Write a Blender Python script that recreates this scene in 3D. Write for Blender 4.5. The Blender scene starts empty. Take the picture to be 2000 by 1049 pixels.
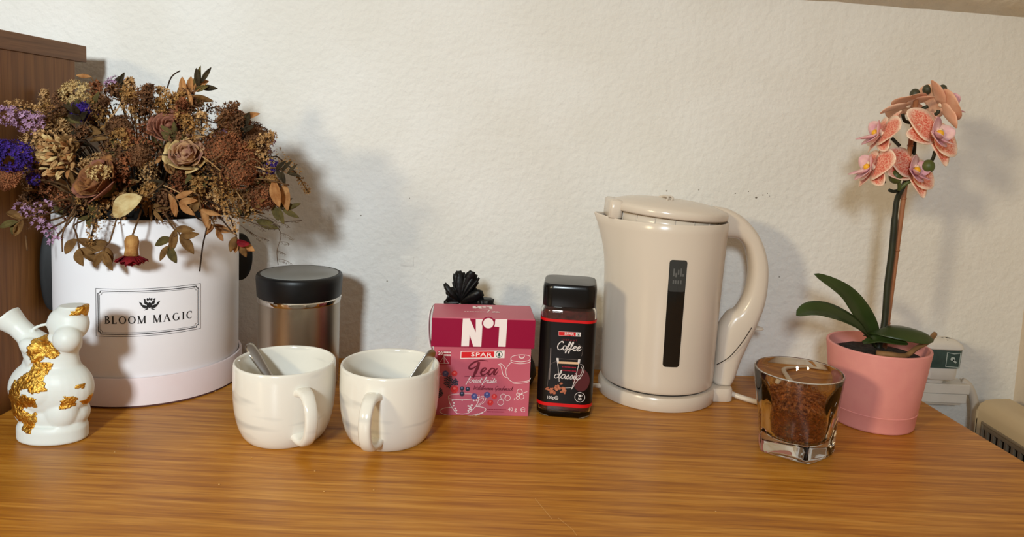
import bpy, bmesh, math, random
from mathutils import Vector, Matrix, noise
random.seed(7)
# ------------------------------------------------------------------ camera, world, lights
CM = 0.01                                     # everything below is written in centimetres
FPX, CX, CYP = 1420.0, 1000.0, 400.0          # focal length and principal point for a 2000 x 1049 frame
PITCH, ROLL, EYE = math.radians(5.765), math.radians(-2.528), 32.0
fw = Vector((0, math.cos(PITCH), -math.sin(PITCH))); rt0 = Vector((1, 0, 0)); dn0 = fw.cross(rt0)
rt = rt0*math.cos(ROLL) + dn0*math.sin(ROLL); dn = -rt0*math.sin(ROLL) + dn0*math.cos(ROLL)
scn = bpy.context.scene
col = scn.collection
cam = bpy.data.cameras.new('camera'); camo = bpy.data.objects.new('camera', cam); col.objects.link(camo)
cam.sensor_width = 36; cam.lens = FPX/2000*36; cam.shift_y = -(524.5-CYP)/2000; cam.clip_start = 0.02
mw = Matrix((rt, -dn, -fw)).transposed().to_4x4(); mw.translation = Vector((0, 0, EYE*CM)); camo.matrix_world = mw
scn.camera = camo
def at(px, py, Y):
    """the point at depth Y (cm) seen at a pixel of the photograph"""
    d = rt*((px-CX)/FPX) + dn*((py-CYP)/FPX) + fw
    d = d*(Y/d.y); return Vector((d.x, d.y, d.z+EYE))

world = bpy.data.worlds.new('room_light'); scn.world = world; world.use_nodes = True
world.node_tree.nodes['Background'].inputs[0].default_value = (1.0, 0.74, 0.50, 1)
world.node_tree.nodes['Background'].inputs[1].default_value = 0.23
def area(name, loc, target, size, power, color, sy=None):
    l = bpy.data.lights.new(name, 'AREA'); l.energy = power; l.color = color; l.size = size*CM
    if sy: l.shape = 'RECTANGLE'; l.size_y = sy*CM
    o = bpy.data.objects.new(name, l); col.objects.link(o); o.location = Vector(loc)*CM
    o.rotation_euler = (Vector(target)-Vector(loc)).to_track_quat('-Z', 'Y').to_euler()
    return o
wl = area('window_light', (-42, -155, 98), (-86, 97, 22), 26, 12.7, (0.83, 0.945, 1.0), 30); wl.data.spread = math.radians(84)
ll = area('lamp_light', (-150, -100, 84), (90, 90, 8), 22, 3.5, (1.0, 0.84, 0.54)); ll.data.spread = math.radians(70)
wl.data.cycles.is_caustics_light = True; ll.data.cycles.is_caustics_light = True
scn.view_settings.view_transform = 'Standard'; scn.view_settings.look = 'None'
scn.view_settings.gamma = 1; scn.view_settings.use_curve_mapping = False; scn.view_settings.exposure = 0.0

# ------------------------------------------------------------------ materials
def lin(c):
    return tuple(((v/255)/12.92 if v/255 <= 0.04045 else ((v/255+0.055)/1.055)**2.4) for v in c[:3]) + (1,)
MATS = {}
def mat(name, c, rough=0.5, metal=0.0, spec=0.5, var=None, vscale=20, bump=0, bscale=60, trans=0, ior=1.45, sss=0, coat=0, vstretch=None, bdist=0.0006, emit=None, thin=False):
    if name in MATS: return MATS[name]
    m = bpy.data.materials.new(name); m.use_nodes = True; nt = m.node_tree; b = nt.nodes['Principled BSDF']
    I = b.inputs
    I['Base Color'].default_value = lin(c); I['Roughness'].default_value = rough; I['Metallic'].default_value = metal
    I['Specular IOR Level'].default_value = spec; I['IOR'].default_value = ior; I['Transmission Weight'].default_value = trans
    if coat: I['Coat Weight'].default_value = coat; I['Coat Roughness'].default_value = 0.05
    if sss: I['Subsurface Weight'].default_value = sss; I['Subsurface Radius'].default_value = (0.006, 0.005, 0.004)
    tc = nt.nodes.new('ShaderNodeTexCoord')
    if var:
        mp = nt.nodes.new('ShaderNodeMapping'); nt.links.new(tc.outputs['Object'], mp.inputs[0])
        if vstretch: mp.inputs['Scale'].default_value = vstretch
        n = nt.nodes.new('ShaderNodeTexNoise'); n.inputs['Scale'].default_value = vscale; n.inputs['Detail'].default_value = 5
        nt.links.new(mp.outputs[0], n.inputs['Vector'])
        r = nt.nodes.new('ShaderNodeValToRGB'); r.color_ramp.elements[0].position = 0.36; r.color_ramp.elements[1].position = 0.64
        r.color_ramp.elements[0].color = lin(c); r.color_ramp.elements[1].color = lin(var)
        nt.links.new(n.outputs['Fac'], r.inputs[0]); nt.links.new(r.outputs[0], I['Base Color'])
    if bump:
        n2 = nt.nodes.new('ShaderNodeTexNoise'); n2.inputs['Scale'].default_value = bscale; n2.inputs['Detail'].default_value = 4
        nt.links.new(tc.outputs['Object'], n2.inputs['Vector'])
        bm_ = nt.nodes.new('ShaderNodeBump'); bm_.inputs['Strength'].default_value = bump; bm_.inputs['Distance'].default_value = bdist
        nt.links.new(n2.outputs['Fac'], bm_.inputs['Height']); nt.links.new(bm_.outputs[0], I['Normal'])
    MATS[name] = m; return m
def clear_glass(name, ior):
    m = bpy.data.materials.new(name); m.use_nodes = True; nt = m.node_tree; nt.nodes.remove(nt.nodes['Principled BSDF'])
    g = nt.nodes.new('ShaderNodeBsdfGlass'); g.inputs['IOR'].default_value = ior; g.inputs['Roughness'].default_value = 0.0; g.inputs[0].default_value = (.985, .99, .98, 1)
    nt.links.new(g.outputs[0], nt.nodes['Material Output'].inputs[0]); MATS[name] = m
def wood(name, dark, mid, light, axis='X', rough=0.4, spec=0.45, scale=1.0, figure=0.25):
    m = bpy.data.materials.new(name); m.use_nodes = True; nt = m.node_tree; b = nt.nodes['Principled BSDF']; L = nt.links.new
    tc = nt.nodes.new('ShaderNodeTexCoord'); mp = nt.nodes.new('ShaderNodeMapping'); L(tc.outputs['Object'], mp.inputs[0])
    s = {'X': (3.0, 85, 85), 'Y': (85, 3.0, 85), 'Z': (70, 70, 2.4)}[axis]
    mp.inputs['Scale'].default_value = tuple(v*scale for v in s)
    wn = nt.nodes.new('ShaderNodeTexNoise'); wn.inputs['Scale'].default_value = 2.2; wn.inputs['Detail'].default_value = 3
    mp0 = nt.nodes.new('ShaderNodeMapping'); L(tc.outputs['Object'], mp0.inputs[0])
    mp0.inputs['Scale'].default_value = {'X': (1.6, 5, 5), 'Y': (5, 1.6, 5), 'Z': (5, 5, 1.6)}[axis]
    L(mp0.outputs[0], wn.inputs['Vector'])
    mx = nt.nodes.new('ShaderNodeMix'); mx.data_type = 'VECTOR'; mx.inputs[0].default_value = 1.0
    add = nt.nodes.new('ShaderNodeVectorMath'); add.operation = 'MULTIPLY_ADD'
    L(wn.outputs['Color'], add.inputs[0]); add.inputs[1].default_value = (1.0, 2.0, 2.0); L(mp.outputs[0], add.inputs[2])
    n1 = nt.nodes.new('ShaderNodeTexNoise'); n1.inputs['Scale'].default_value = 1.6; n1.inputs['Detail'].default_value = 6; n1.inputs['Roughness'].default_value = 0.62
    L(add.outputs[0], n1.inputs['Vector'])
    n2 = nt.nodes.new('ShaderNodeTexNoise'); n2.inputs['Scale'].default_value = 4.5; n2.inputs['Detail'].default_value = 4
    L(mp.outputs[0], n2.inputs['Vector'])
    r = nt.nodes.new('ShaderNodeValToRGB'); e = r.color_ramp.elements
    e[0].position = 0.30; e[0].color = lin(dark); e[1].position = 0.70; e[1].color = lin(light)
    k = e.new(0.5); k.color = lin(mid)
    L(n1.outputs['Fac'], r.inputs[0])
    r2 = nt.nodes.new('ShaderNodeValToRGB'); r2.color_ramp.elements[0].position = 0.30; r2.color_ramp.elements[1].position = 0.52
    r2.color_ramp.elements[0].color = (0.50, 0.36, 0.22, 1); r2.color_ramp.elements[1].color = (1, 1, 1, 1)
    L(n2.outputs['Fac'], r2.inputs[0])
    mm = nt.nodes.new('ShaderNodeMix'); mm.data_type = 'RGBA'; mm.blend_type = 'MULTIPLY'; mm.inputs[0].default_value = 0.55
    L(r.outputs[0], mm.inputs[6]); L(r2.outputs[0], mm.inputs[7]); L(mm.outputs[2], b.inputs['Base Color'])
    b.inputs['Roughness'].default_value = rough; b.inputs['Specular IOR Level'].default_value = spec
    bp = nt.nodes.new('ShaderNodeBump'); bp.inputs['Strength'].default_value = 0.15; bp.inputs['Distance'].default_value = 0.0004
    L(n2.outputs['Fac'], bp.inputs['Height']); L(bp.outputs[0], b.inputs['Normal'])
    MATS[name] = m; return m

# ------------------------------------------------------------------ mesh helpers
class MB:
    def __init__(s): s.v = []; s.f = []
    def ring(s, pts):
        i = len(s.v); s.v += [Vector(p) for p in pts]; return list(range(i, i+len(pts)))
    def bridge(s, a, b, closed=True):
        n = len(a)
        for k in range(n if closed else n-1):
            s.f.append((a[k], a[(k+1) % n], b[(k+1) % n], b[k]))
    def cap(s, r, flip=False):
        c = sum((s.v[i] for i in r), Vector())/len(r); i = len(s.v); s.v.append(c); n = len(r)
        for k in range(n):
            a, b = r[k], r[(k+1) % n]; s.f.append((b, a, i) if not flip else (a, b, i))
    def loft(s, rings, caps=(True, True)):
        ids = [s.ring(r) for r in rings]
        for a, b in zip(ids, ids[1:]): s.bridge(a, b)
        if caps[0]: s.cap(ids[0])
        if caps[1]: s.cap(ids[-1], True)
        return s
    def lathe(s, prof, c=(0, 0, 0), n=72, caps=(False, False)):
        return s.loft([[(c[0]+r*math.cos(2*math.pi*k/n), c[1]+r*math.sin(2*math.pi*k/n), c[2]+z) for k in range(n)] for r, z in prof], caps)
    def tube(s, path, rad, n=8, caps=True):
        path = [Vector(p) for p in path]; m = len(path)
        if not hasattr(rad, '__len__'): rad = [rad]*m
        up = None; rings = []
        for i, p in enumerate(path):
            t = (path[min(i+1, m-1)]-path[max(i-1, 0)]).normalized()
            if up is None: up = t.orthogonal().normalized()
            up = (up - t*up.dot(t)).normalized(); w = t.cross(up)
            rings.append([p + (up*math.cos(2*math.pi*k/n) + w*math.sin(2*math.pi*k/n))*rad[i] for k in range(n)])
        return s.loft(rings, (caps, caps))
    def box(s, x0, x1, y0, y1, z0, z1):
        a = s.ring([(x0, y0, z0), (x1, y0, z0), (x1, y1, z0), (x0, y1, z0)]); b = s.ring([(x0, y0, z1), (x1, y0, z1), (x1, y1, z1), (x0, y1, z1)])
        s.bridge(a, b); s.f.append(tuple(reversed(a))); s.f.append(tuple(b)); return s
    def ball(s, c, r, n=12, m=8, rot=None):
        if not hasattr(r, '__len__'): r = (r, r, r)
        c = Vector(c); rings = []
        for j in range(1, m):
            a = -math.pi/2 + math.pi*j/m; q = []
            for k in range(n):
                p = Vector((r[0]*math.cos(a)*math.cos(2*math.pi*k/n), r[1]*math.cos(a)*math.sin(2*math.pi*k/n), r[2]*math.sin(a)))
                q.append(c + (rot @ p if rot else p))
            rings.append(q)
        ids = [s.ring(q) for q in rings]
        for a, b in zip(ids, ids[1:]): s.bridge(a, b)
        for r_, sgn, fl in ((ids[0], -1, False), (ids[-1], 1, True)):
            p = Vector((0, 0, sgn*r[2])); i = len(s.v); s.v.append(c + (rot @ p if rot else p))
            for k in range(n):
                x, y = r_[k], r_[(k+1) % n]; s.f.append((y, x, i) if not fl else (x, y, i))
        return s
    def grid(s, g):
        """g: rows of points"""
        ids = [s.ring(r) for r in g]
        for a, b in zip(ids, ids[1:]): s.bridge(a, b, False)
        return s
    def build(s, name, m, parent=None, org=None, smooth=True, bevel=0, solid=0, angle=None, sub=0):
        o0 = Vector(org) if org is not None else (Vector(parent.get('_o', (0, 0, 0))) if parent is not None else Vector())
        me = bpy.data.meshes.new(name); me.from_pydata([((p-o0)*CM)[:] for p in s.v], [], s.f); me.update()
        if smooth: me.shade_smooth()
        if angle: me.set_sharp_from_angle(angle=math.radians(angle))
        if m: me.materials.append(MATS[m])
        o = bpy.data.objects.new(name, me); col.objects.link(o)
        if parent is not None: o.parent = parent
        elif org is not None: o.location = o0*CM
        if bevel:
            b = o.modifiers.new('bevel', 'BEVEL'); b.width = bevel*CM; b.segments = 3; b.limit_method = 'ANGLE'; b.angle_limit = math.radians(40)
        if solid:
            b = o.modifiers.new('solid', 'SOLIDIFY'); b.thickness = solid*CM; b.offset = 0
        if sub:
            b = o.modifiers.new('sub', 'SUBSURF'); b.levels = sub; b.render_levels = sub
        return o
def tag(o, label, cat, group=None, kind=None):
    o['label'] = label; o['category'] = cat
    if group: o['group'] = group
    if kind: o['kind'] = kind
    return o
def thing(name, label, cat, loc=(0, 0, 0), rz=0, group=None, local=False):
    """an Empty at the thing's base; parts written in scene centimetres unless local=True"""
    o = bpy.data.objects.new(name, None); col.objects.link(o); o.empty_display_size = 0.01
    o.location = Vector(loc)*CM; o.rotation_euler = (0, 0, rz)
    if not local: ORG[o.name] = Vector(loc)
    tag(o, label, cat, group); return o
ORG = {}
def _part(mb, name, m, parent, o0, k):
    mb.v = [p-o0 for p in mb.v]
    o = mb.build(name, m, None, **k); o.parent = parent; return o
def P(mb, name, m, parent, **k):
    """a part of a thing (or of a part)"""
    root = parent
    while root.parent is not None: root = root.parent
    return _part(mb, name, m, parent, ORG.get(root.name, Vector()), k)
def struct(o): o['kind'] = 'structure'; return o
def cr(pts, n=6, closed=False):
    """Catmull-Rom through points"""
    pts = [Vector(p) for p in pts]; out = []; m = len(pts)
    for i in range(m-1):
        p0 = pts[max(i-1, 0)]; p1 = pts[i]; p2 = pts[i+1]; p3 = pts[min(i+2, m-1)]
        for k in range(n):
            t = k/n
            out.append(0.5*((2*p1) + (p2-p0)*t + (2*p0-5*p1+4*p2-p3)*t*t + (3*p1-p0-3*p2+p3)*t**3))
    out.append(pts[-1]); return out
def rrect(w, d, r, z, n=6, cx=0, cy=0):
    pts = []
    for sx, sy, a0 in ((1, -1, -90), (1, 1, 0), (-1, 1, 90), (-1, -1, 180)):
        for k in range(n+1):
            a = math.radians(a0+90*k/n); pts.append((cx+sx*(w/2-r)+r*math.cos(a), cy+sy*(d/2-r)+r*math.sin(a), z))
    return pts

# ------------------------------------------------------------------ flat print: 2D shapes mapped on to a surface
class Ink:
    def __init__(s): s.v = []; s.f = []
    def poly(s, pts):
        i = len(s.v); s.v += [tuple(p[:2]) for p in pts]; s.f.append(tuple(range(i, i+len(pts)))); return s
    def rect(s, x0, y0, x1, y1, n=1):
        for k in range(n):
            a = x0+(x1-x0)*k/n; b = x0+(x1-x0)*(k+1)/n; s.poly([(a, y0), (b, y0), (b, y1), (a, y1)])
        return s
    def disc(s, x, y, r, ry=None, n=24):
        ry = ry or r; return s.poly([(x+r*math.cos(2*math.pi*k/n), y+ry*math.sin(2*math.pi*k/n)) for k in range(n)])
    def line(s, pts, w, closed=False):
        pts = [Vector((p[0], p[1])) for p in pts]; m = len(pts)
        if closed: pts = pts + [pts[0]]; m += 1
        if not hasattr(w, '__len__'): w = [w]*m
        L = []; R = []
        for i in range(m):
            if closed: t = pts[(i+1) % (m-1)] - pts[(i-1) % (m-1)]
            else: t = pts[min(i+1, m-1)]-pts[max(i-1, 0)]
            if t.length < 1e-9: t = Vector((1, 0))
            t.normalize(); nrm = Vector((-t.y, t.x))*w[i]/2; L.append(pts[i]+nrm); R.append(pts[i]-nrm)
        i0 = len(s.v); s.v += [tuple(p) for p in L+R]
        for i in range(m-1): s.f.append((i0+m+i, i0+m+i+1, i0+i+1, i0+i))
        return s
    def curve(s, pts, w, n=6):
        q = cr([(p[0], p[1], 0) for p in pts], n); return s.line(q, w)
    def ellipse(s, x, y, rx, ry, w, a0=0, a1=360, n=28):
        return s.line([(x+rx*math.cos(math.radians(a0+(a1-a0)*k/n)), y+ry*math.sin(math.radians(a0+(a1-a0)*k/n))) for k in range(n+1)], w)
    def text(s, t, x, y, h, bold=0.0, sx=1.0, shear=0.0, space=1.0, align='CENTER'):
        """plain lettering from Blender's built-in font, capital height h"""
        c = bpy.data.curves.new('t', 'FONT'); c.body = t; c.align_x = align; c.offset = bold; c.space_character = space; c.shear = shear
        c.resolution_u = 3
        o = bpy.data.objects.new('t', c); col.objects.link(o); dg = bpy.context.evaluated_depsgraph_get()
        me = bpy.data.meshes.new_from_object(o.evaluated_get(dg)); k = h/0.69; i0 = len(s.v)
        s.v += [(x+p.co.x*k*sx, y+p.co.y*k) for p in me.vertices]; s.f += [tuple(i0+i for i in p.vertices) for p in me.polygons]
        bpy.data.objects.remove(o); bpy.data.curves.remove(c); bpy.data.meshes.remove(me); return s
    def put(s, name, m, parent, fn):
        b = MB(); b.v = [Vector(fn(*p)) for p in s.v]; b.f = s.f; return P(b, name, m, parent, smooth=False)
G = {  # handwritten letters: strokes in x-heights, advance
 'a': ([[(.78, .8), (.5, 1), (.18, .8), (.05, .4), (.2, .03), (.5, .15), (.78, .9)], [(.78, .9), (.72, .3), (.85, .02), (1.05, .25)]], .95),
 'b': ([[(0, .3), (.3, 1.2), (.38, 1.9), (.2, 1.8), (.12, 1), (.15, .2), (.4, .0), (.65, .3), (.6, .8), (.4, .85), (.9, .8)]], .85),
 'c': ([[(.62, .78), (.45, 1), (.15, .75), (.06, .35), (.25, 0), (.55, .1), (.8, .4)]], .72),
 'd': ([[(.7, .8), (.45, 1), (.15, .75), (.06, .3), (.25, 0), (.55, .25), (.8, 1.2), (.88, 1.9)], [(.88, 1.9), (.72, .5), (.8, .03), (1.02, .25)]], .95),
 'e': ([[(.05, .4), (.4, .55), (.6, .82), (.42, 1), (.15, .75), (.08, .3), (.3, 0), (.6, .12), (.85, .45)]], .74),
 'f': ([[(-.05, .3), (.25, .8), (.5, 1.6), (.42, 1.95), (.25, 1.5), (.1, .2), (-.05, -.7), (-.1, -.3), (.15, .1), (.6, .4)]], .55),
 'h': ([[(0, .3), (.3, 1.2), (.36, 1.9), (.2, 1.7), (.08, 0), (.2, .6), (.45, .95), (.6, .75), (.55, .15), (.7, .02), (.9, .3)]], .82),
 'i': ([[(.0, .35), (.18, .95), (.12, .25), (.25, .02), (.45, .3)], [(.2, 1.4), (.24, 1.5)]], .42),
 'k': ([[(0, .3), (.3, 1.2), (.34, 1.9), (.18, 1.7), (.08, 0)], [(.1, .5), (.5, .95), (.45, .6), (.15, .5), (.45, .1), (.75, .1)]], .75),
 'l': ([[(0, .3), (.3, 1.2), (.36, 1.9), (.2, 1.8), (.1, .6), (.2, .02), (.45, .3)]], .42),
 'm': ([[(0, .3), (.15, .95), (.08, 0), (.3, .8), (.45, .9), (.42, 0), (.65, .8), (.82, .9), (.78, .15), (.9, .02), (1.1, .3)]], 1.05),
 'n': ([[(0, .3), (.15, .95), (.08, 0), (.3, .75), (.5, .95), (.55, .7), (.5, .12), (.62, .02), (.82, .3)]], .78),
 'o': ([[(.5, .95), (.2, .9), (.05, .45), (.2, .03), (.5, .1), (.65, .5), (.5, .93), (.6, .75), (.85, .8)]], .74),
 'r': ([[(0, .3), (.2, 1.05), (.3, .8), (.5, .85), (.42, .25), (.52, .02), (.72, .3)]], .66),
 's': ([[(0, .3), (.35, 1.0), (.4, .6), (.5, .25), (.3, 0), (.05, .12)], [(.3, .02), (.65, .3)]], .6),
 't': ([[(0, .3), (.35, 1.6), (.2, .6), (.22, .08), (.4, .05), (.6, .3)], [(.0, 1.05), (.6, 1.15)]], .52),
 'u': ([[(0, .4), (.14, .95), (.08, .3), (.22, .02), (.5, .3), (.62, .95), (.58, .25), (.7, .02), (.9, .3)]], .82),
 'C': ([[(1.0, 1.55), (.95, 1.85), (.65, 1.9), (.25, 1.4), (.1, .7), (.3, .1), (.7, 0), (1.1, .35)]], 1.1),
 'G': ([[(1.0, 1.5), (.95, 1.85), (.6, 1.85), (.2, 1.3), (.1, .6), (.35, .05), (.75, .2), (1.0, .9)], [(1.0, .9), (.85, -.4), (.5, -.6)]], 1.15),
 'W': ([[(0, 1.6), (.15, 1.85), (.2, .0), (.65, 1.5), (.75, .0), (1.3, 1.9)]], 1.3),
 '-': ([[(.1, .5), (.5, .55)]], .65), ' ': ([], .5),
}
def script(ink, t, x, y, xh, w, slant=0.2, sx=1.0):
    for ch in t:
        st, adv = G[ch]
        for q in st: ink.curve([(x+(px+slant*py)*xh*sx, y+py*xh) for px, py in q], w, 5)
        x += adv*xh*sx
    return x

# ------------------------------------------------------------------ the room
WY = 97.3                                     # back wall
FLOOR = -73.0
mat('plaster', (226, 224, 220), 0.75, spec=0.25, var=(221, 218, 212), vscale=9, bump=0.8, bscale=110, bdist=0.0022)
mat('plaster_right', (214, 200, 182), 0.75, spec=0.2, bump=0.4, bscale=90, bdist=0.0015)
mat('plaster_ceiling', (244, 238, 226), 0.85, spec=0.2, var=(238, 230, 214), vscale=25, bump=0.9, bscale=38, bdist=0.006)
mat('floor_boards', (120, 88, 60), 0.6)
struct(MB().box(-190, 70.2, WY, WY+8, FLOOR, 130).build('wall_back', 'plaster', smooth=False))
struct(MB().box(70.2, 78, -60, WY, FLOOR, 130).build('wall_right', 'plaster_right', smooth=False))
struct(MB().box(-190, 78, -200, WY+8, FLOOR-5, FLOOR).build('floor', 'floor_boards', smooth=False))
# sloped soffit: meets the back wall in an uneven line and rises towards the room
b = MB(); rows = []
for j in range(14):
    t = j/13; row = []
    for i in range(80):
        x = -120+190*i/79
        z = 50.75 - 0.030*(x-35) - 0.0002*max(0, x-40)**2
        wob = 0.22*noise.noise((x*0.13, t*9, 0)) + 0.10*noise.noise((x*0.5, t*20, 3))
        row.append((x, WY+0.5-70*t, max(z, 48.0)+wob+0.0+62*t))
    rows.append(row)
b.grid(rows); struct(b.build('ceiling', 'plaster_ceiling', solid=0.6))
# small marks on the back wall: a painted-over hook plate and chips
wb = bpy.data.objects['wall_back']
mat('filler', (232, 230, 225), 0.6); mat('chip', (120, 112, 100), 0.8)
q = at(797, 512, WY); MB().box(q.x-1.0, q.x+0.75, WY-0.07, WY, q.z-0.55, q.z+0.75).build('painted_hook_plate', 'plaster', wb, bevel=0.06)
for k, (x, y, r) in enumerate(((1477, 386, .16), (1490, 381, .1), (1365, 371, .09), (1302, 373, .11), (1436, 378, .09), (1462, 374, .08), (756, 549, .1), (705, 421, .1), (1499, 378, .07), (1522, 541, .09), (1503, 383, .06), (800, 387, .07))):
    q = at(x, y, WY); MB().ball((q.x, WY, q.z), (r, .03, r*.8), 8, 5).build('paint_chip', 'chip', wb)

# ------------------------------------------------------------------ desk
wood('desk_oak', (152, 90, 18), (184, 120, 32), (210, 150, 62), 'X', 0.38, 0.4)
wood('cabinet_oak', (116, 72, 26), (134, 86, 36), (150, 100, 48), 'Z', 0.5, 0.35)
wood('cabinet_top_oak', (112, 76, 46), (134, 94, 60), (150, 108, 72), 'Y', 0.5, 0.35)
mat('gap_dark', (30, 20, 14), 0.8)
dk = thing('desk', 'oak veneer desk top against the white wall', 'desk', (0, 66, FLOOR))
def yq(y): return 53.1 + (WY-y)*0.066          # right edge runs a touch outwards
b = MB()
lo = b.ring([(-52.75, 36, -2.4), (yq(36), 36, -2.4), (yq(WY-.05), WY-.05, -2.4), (-52.75, WY-.05, -2.4)])
hi = b.ring([(-52.75, 36, 0), (yq(36), 36, 0), (yq(WY-.05), WY-.05, 0), (-52.75, WY-.05, 0)])
b.bridge(lo, hi); b.f.append(tuple(reversed(lo))); b.f.append(tuple(hi))
P(b, 'tabletop', 'desk_oak', dk, smooth=False, bevel=0.12)
for x0, x1 in ((-50.5, -47.5), (46.5, 49.5)):
    for y0, y1 in ((40, 43), (92, 95)):
        P(MB().box(x0, x1, y0, y1, FLOOR, -2.4), 'leg', 'desk_oak', dk, smooth=False, bevel=0.2)
P(MB().box(-47.5, 46.5, 93, 94.5, -14, -2.4), 'apron', 'desk_oak', dk, smooth=False)
mat('scratch', (214, 170, 110), 0.6)
def dkp(px, py):
    d = rt*((px-CX)/FPX) + dn*((py-CYP)/FPX) + fw; d = d*(-EYE/d.z); return Vector((d.x, d.y, 0))
i_ = Ink()
for pts in (((1045, 974), (1058, 990), (1078, 1014)), ((1090, 1012), (1118, 1034)), ((1118, 1034), (1126, 1046))):
    i_.line([dkp(*p)[:2] for p in pts], 0.035)
i_.put('scratch', 'scratch', dk, lambda x, y: (x, y, 0.012))
mat('crumb', (206, 160, 96), 0.7)
for k, (x, y) in enumerate(((492, 894), (536, 870), (615, 921), (428, 947), (633, 961), (730, 958), (421, 765), (250, 872), (224, 884), (1398, 1000))):
    q = dkp(x, y); r = 0.06 if k != 6 else 0.09
    tag(MB().ball((q.x, q.y, r*0.7), (r*1.5, r, r*0.7), 6, 4).build('crumb', 'crumb', org=(q.x, q.y, 0)), 'tiny pale crumb lying on the oak desk', 'crumb', 'crumbs on the desk')

# ------------------------------------------------------------------ cabinet at the left
cb = thing('cabinet', 'brown oak cabinet with overhanging top beside the desk', 'cabinet', (-75, 65, FLOOR))
P(MB().box(-56.4, -54.3, 38, 90.2, FLOOR, 38.25), 'side_panel', 'cabinet_oak', cb, smooth=False, bevel=0.1)
P(MB().box(-95, -92.9, 38, 90.2, FLOOR, 38.25), 'side_panel', 'cabinet_oak', cb, smooth=False, bevel=0.1)
P(MB().box(-92.9, -56.4, 88.4, 89.6, FLOOR, 38.25), 'back_panel', 'cabinet_oak', cb, smooth=False)
P(MB().box(-96.5, -54.2, 36, 92.5, 38.25, 40.25), 'top_board', 'cabinet_top_oak', cb, smooth=False, bevel=0.08)
for z in (-72.0, -36.0, 0.0): P(MB().box(-92.9, -56.4, 38.5, 88.4, z, z+2), 'shelf', 'cabinet_oak', cb, smooth=False)

# ------------------------------------------------------------------ hat box
mat('box_white', (250, 247, 247), 0.5, spec=0.35, var=(246, 240, 240), vscale=7, bump=0.06, bscale=40)
mat('box_tray', (242, 230, 230), 0.5, spec=0.35, var=(238, 218, 216), vscale=9, bump=0.06, bscale=40)
mat('ink_black', (22, 20, 20), 0.6); mat('ribbon_black', (10, 10, 11), 0.55)
mat('tray_seam', (90, 50, 44), 0.8)
HX, HY, HR, HH = -43.6, 86.95, 10.1, 20.7
hb = thing('hat_box', 'white round flower box with a framed black logo on its side', 'hat box', (HX, HY, 0))
P(MB().lathe([(0.1, 0.5), (HR-.1, 0.5), (HR, 0.7), (HR, HH-.15), (HR-.08, HH), (HR-.25, HH), (HR-.3, HH-.2), (HR-.3, 1.0), (0.1, 1.0)], (HX, HY, 0), 120), 'box_body', 'box_white', hb, angle=50)
P(MB().lathe([(0.1, 0.1), (HR+.2, 0.1), (HR+.42, 0.22), (HR+.40, 3.15), (HR+.32, 3.3), (HR+.12, 3.3), (HR+.05, 3.1), (HR+.05, 0.45), (.1, .45)], (HX, HY, 0), 120), 'base_tray', 'box_tray', hb, angle=50)
P(MB().lathe([(0.1, 0.0), (HR+.36, 0.0), (HR+.38, 0.1), (0.1, 0.12)], (HX, HY, 0), 120), 'tray_edge', 'tray_seam', hb)
LA = math.atan2(at(292, 608, 77.2).x-HX, -(77.2-HY)) # azimuth of the label
# label coordinates: u around the box (cm), v up
def onbox(u, v, off=0.03):
    a = LA + u/HR; return (HX+(HR+off)*math.sin(a), HY-(HR+off)*math.cos(a), v)
LW, L0, L1 = 10.9, 7.95, 13.2
def frame(x, z0, z1, w, notch=0):
    n = 24
    if not notch: pts = [(-x+2*x*k/n, z0) for k in range(n+1)] + [(x-2*x*k/n, z1) for k in range(n+1)]
    else:
        pts = [(-x+notch+2*(x-notch)*k/n, z0) for k in range(n+1)] + [(x-notch, z0+notch*.6), (x-notch*.6, z0+notch), (x, z0+notch)]
        pts += [(x, z1-notch), (x-notch*.6, z1-notch), (x-notch, z1-notch*.6)] + [(x-notch-2*(x-notch)*k/n, z1) for k in range(n+1)]
        pts += [(-x+notch, z1-notch*.6), (-x+notch*.6, z1-notch), (-x, z1-notch), (-x, z0+notch), (-x+notch*.6, z0+notch), (-x+notch, z0+notch*.6)]
    i = Ink()
    for k in range(len(pts)): i.line([pts[k], pts[(k+1) % len(pts)]], w)
    return i
hx = LW/2
fr = frame(hx, L0, L1, .045); f2 = frame(hx-.24, L0+.24, L1-.24, .085, .26); f3 = frame(hx-.42, L0+.42, L1-.42, .035, .26)
for e in (f2, f3):
    k = len(fr.v); fr.v += e.v; fr.f += [tuple(i+k for i in q) for q in e.f]
fr.put('label_frame', 'ink_black', hb, onbox)
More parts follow.
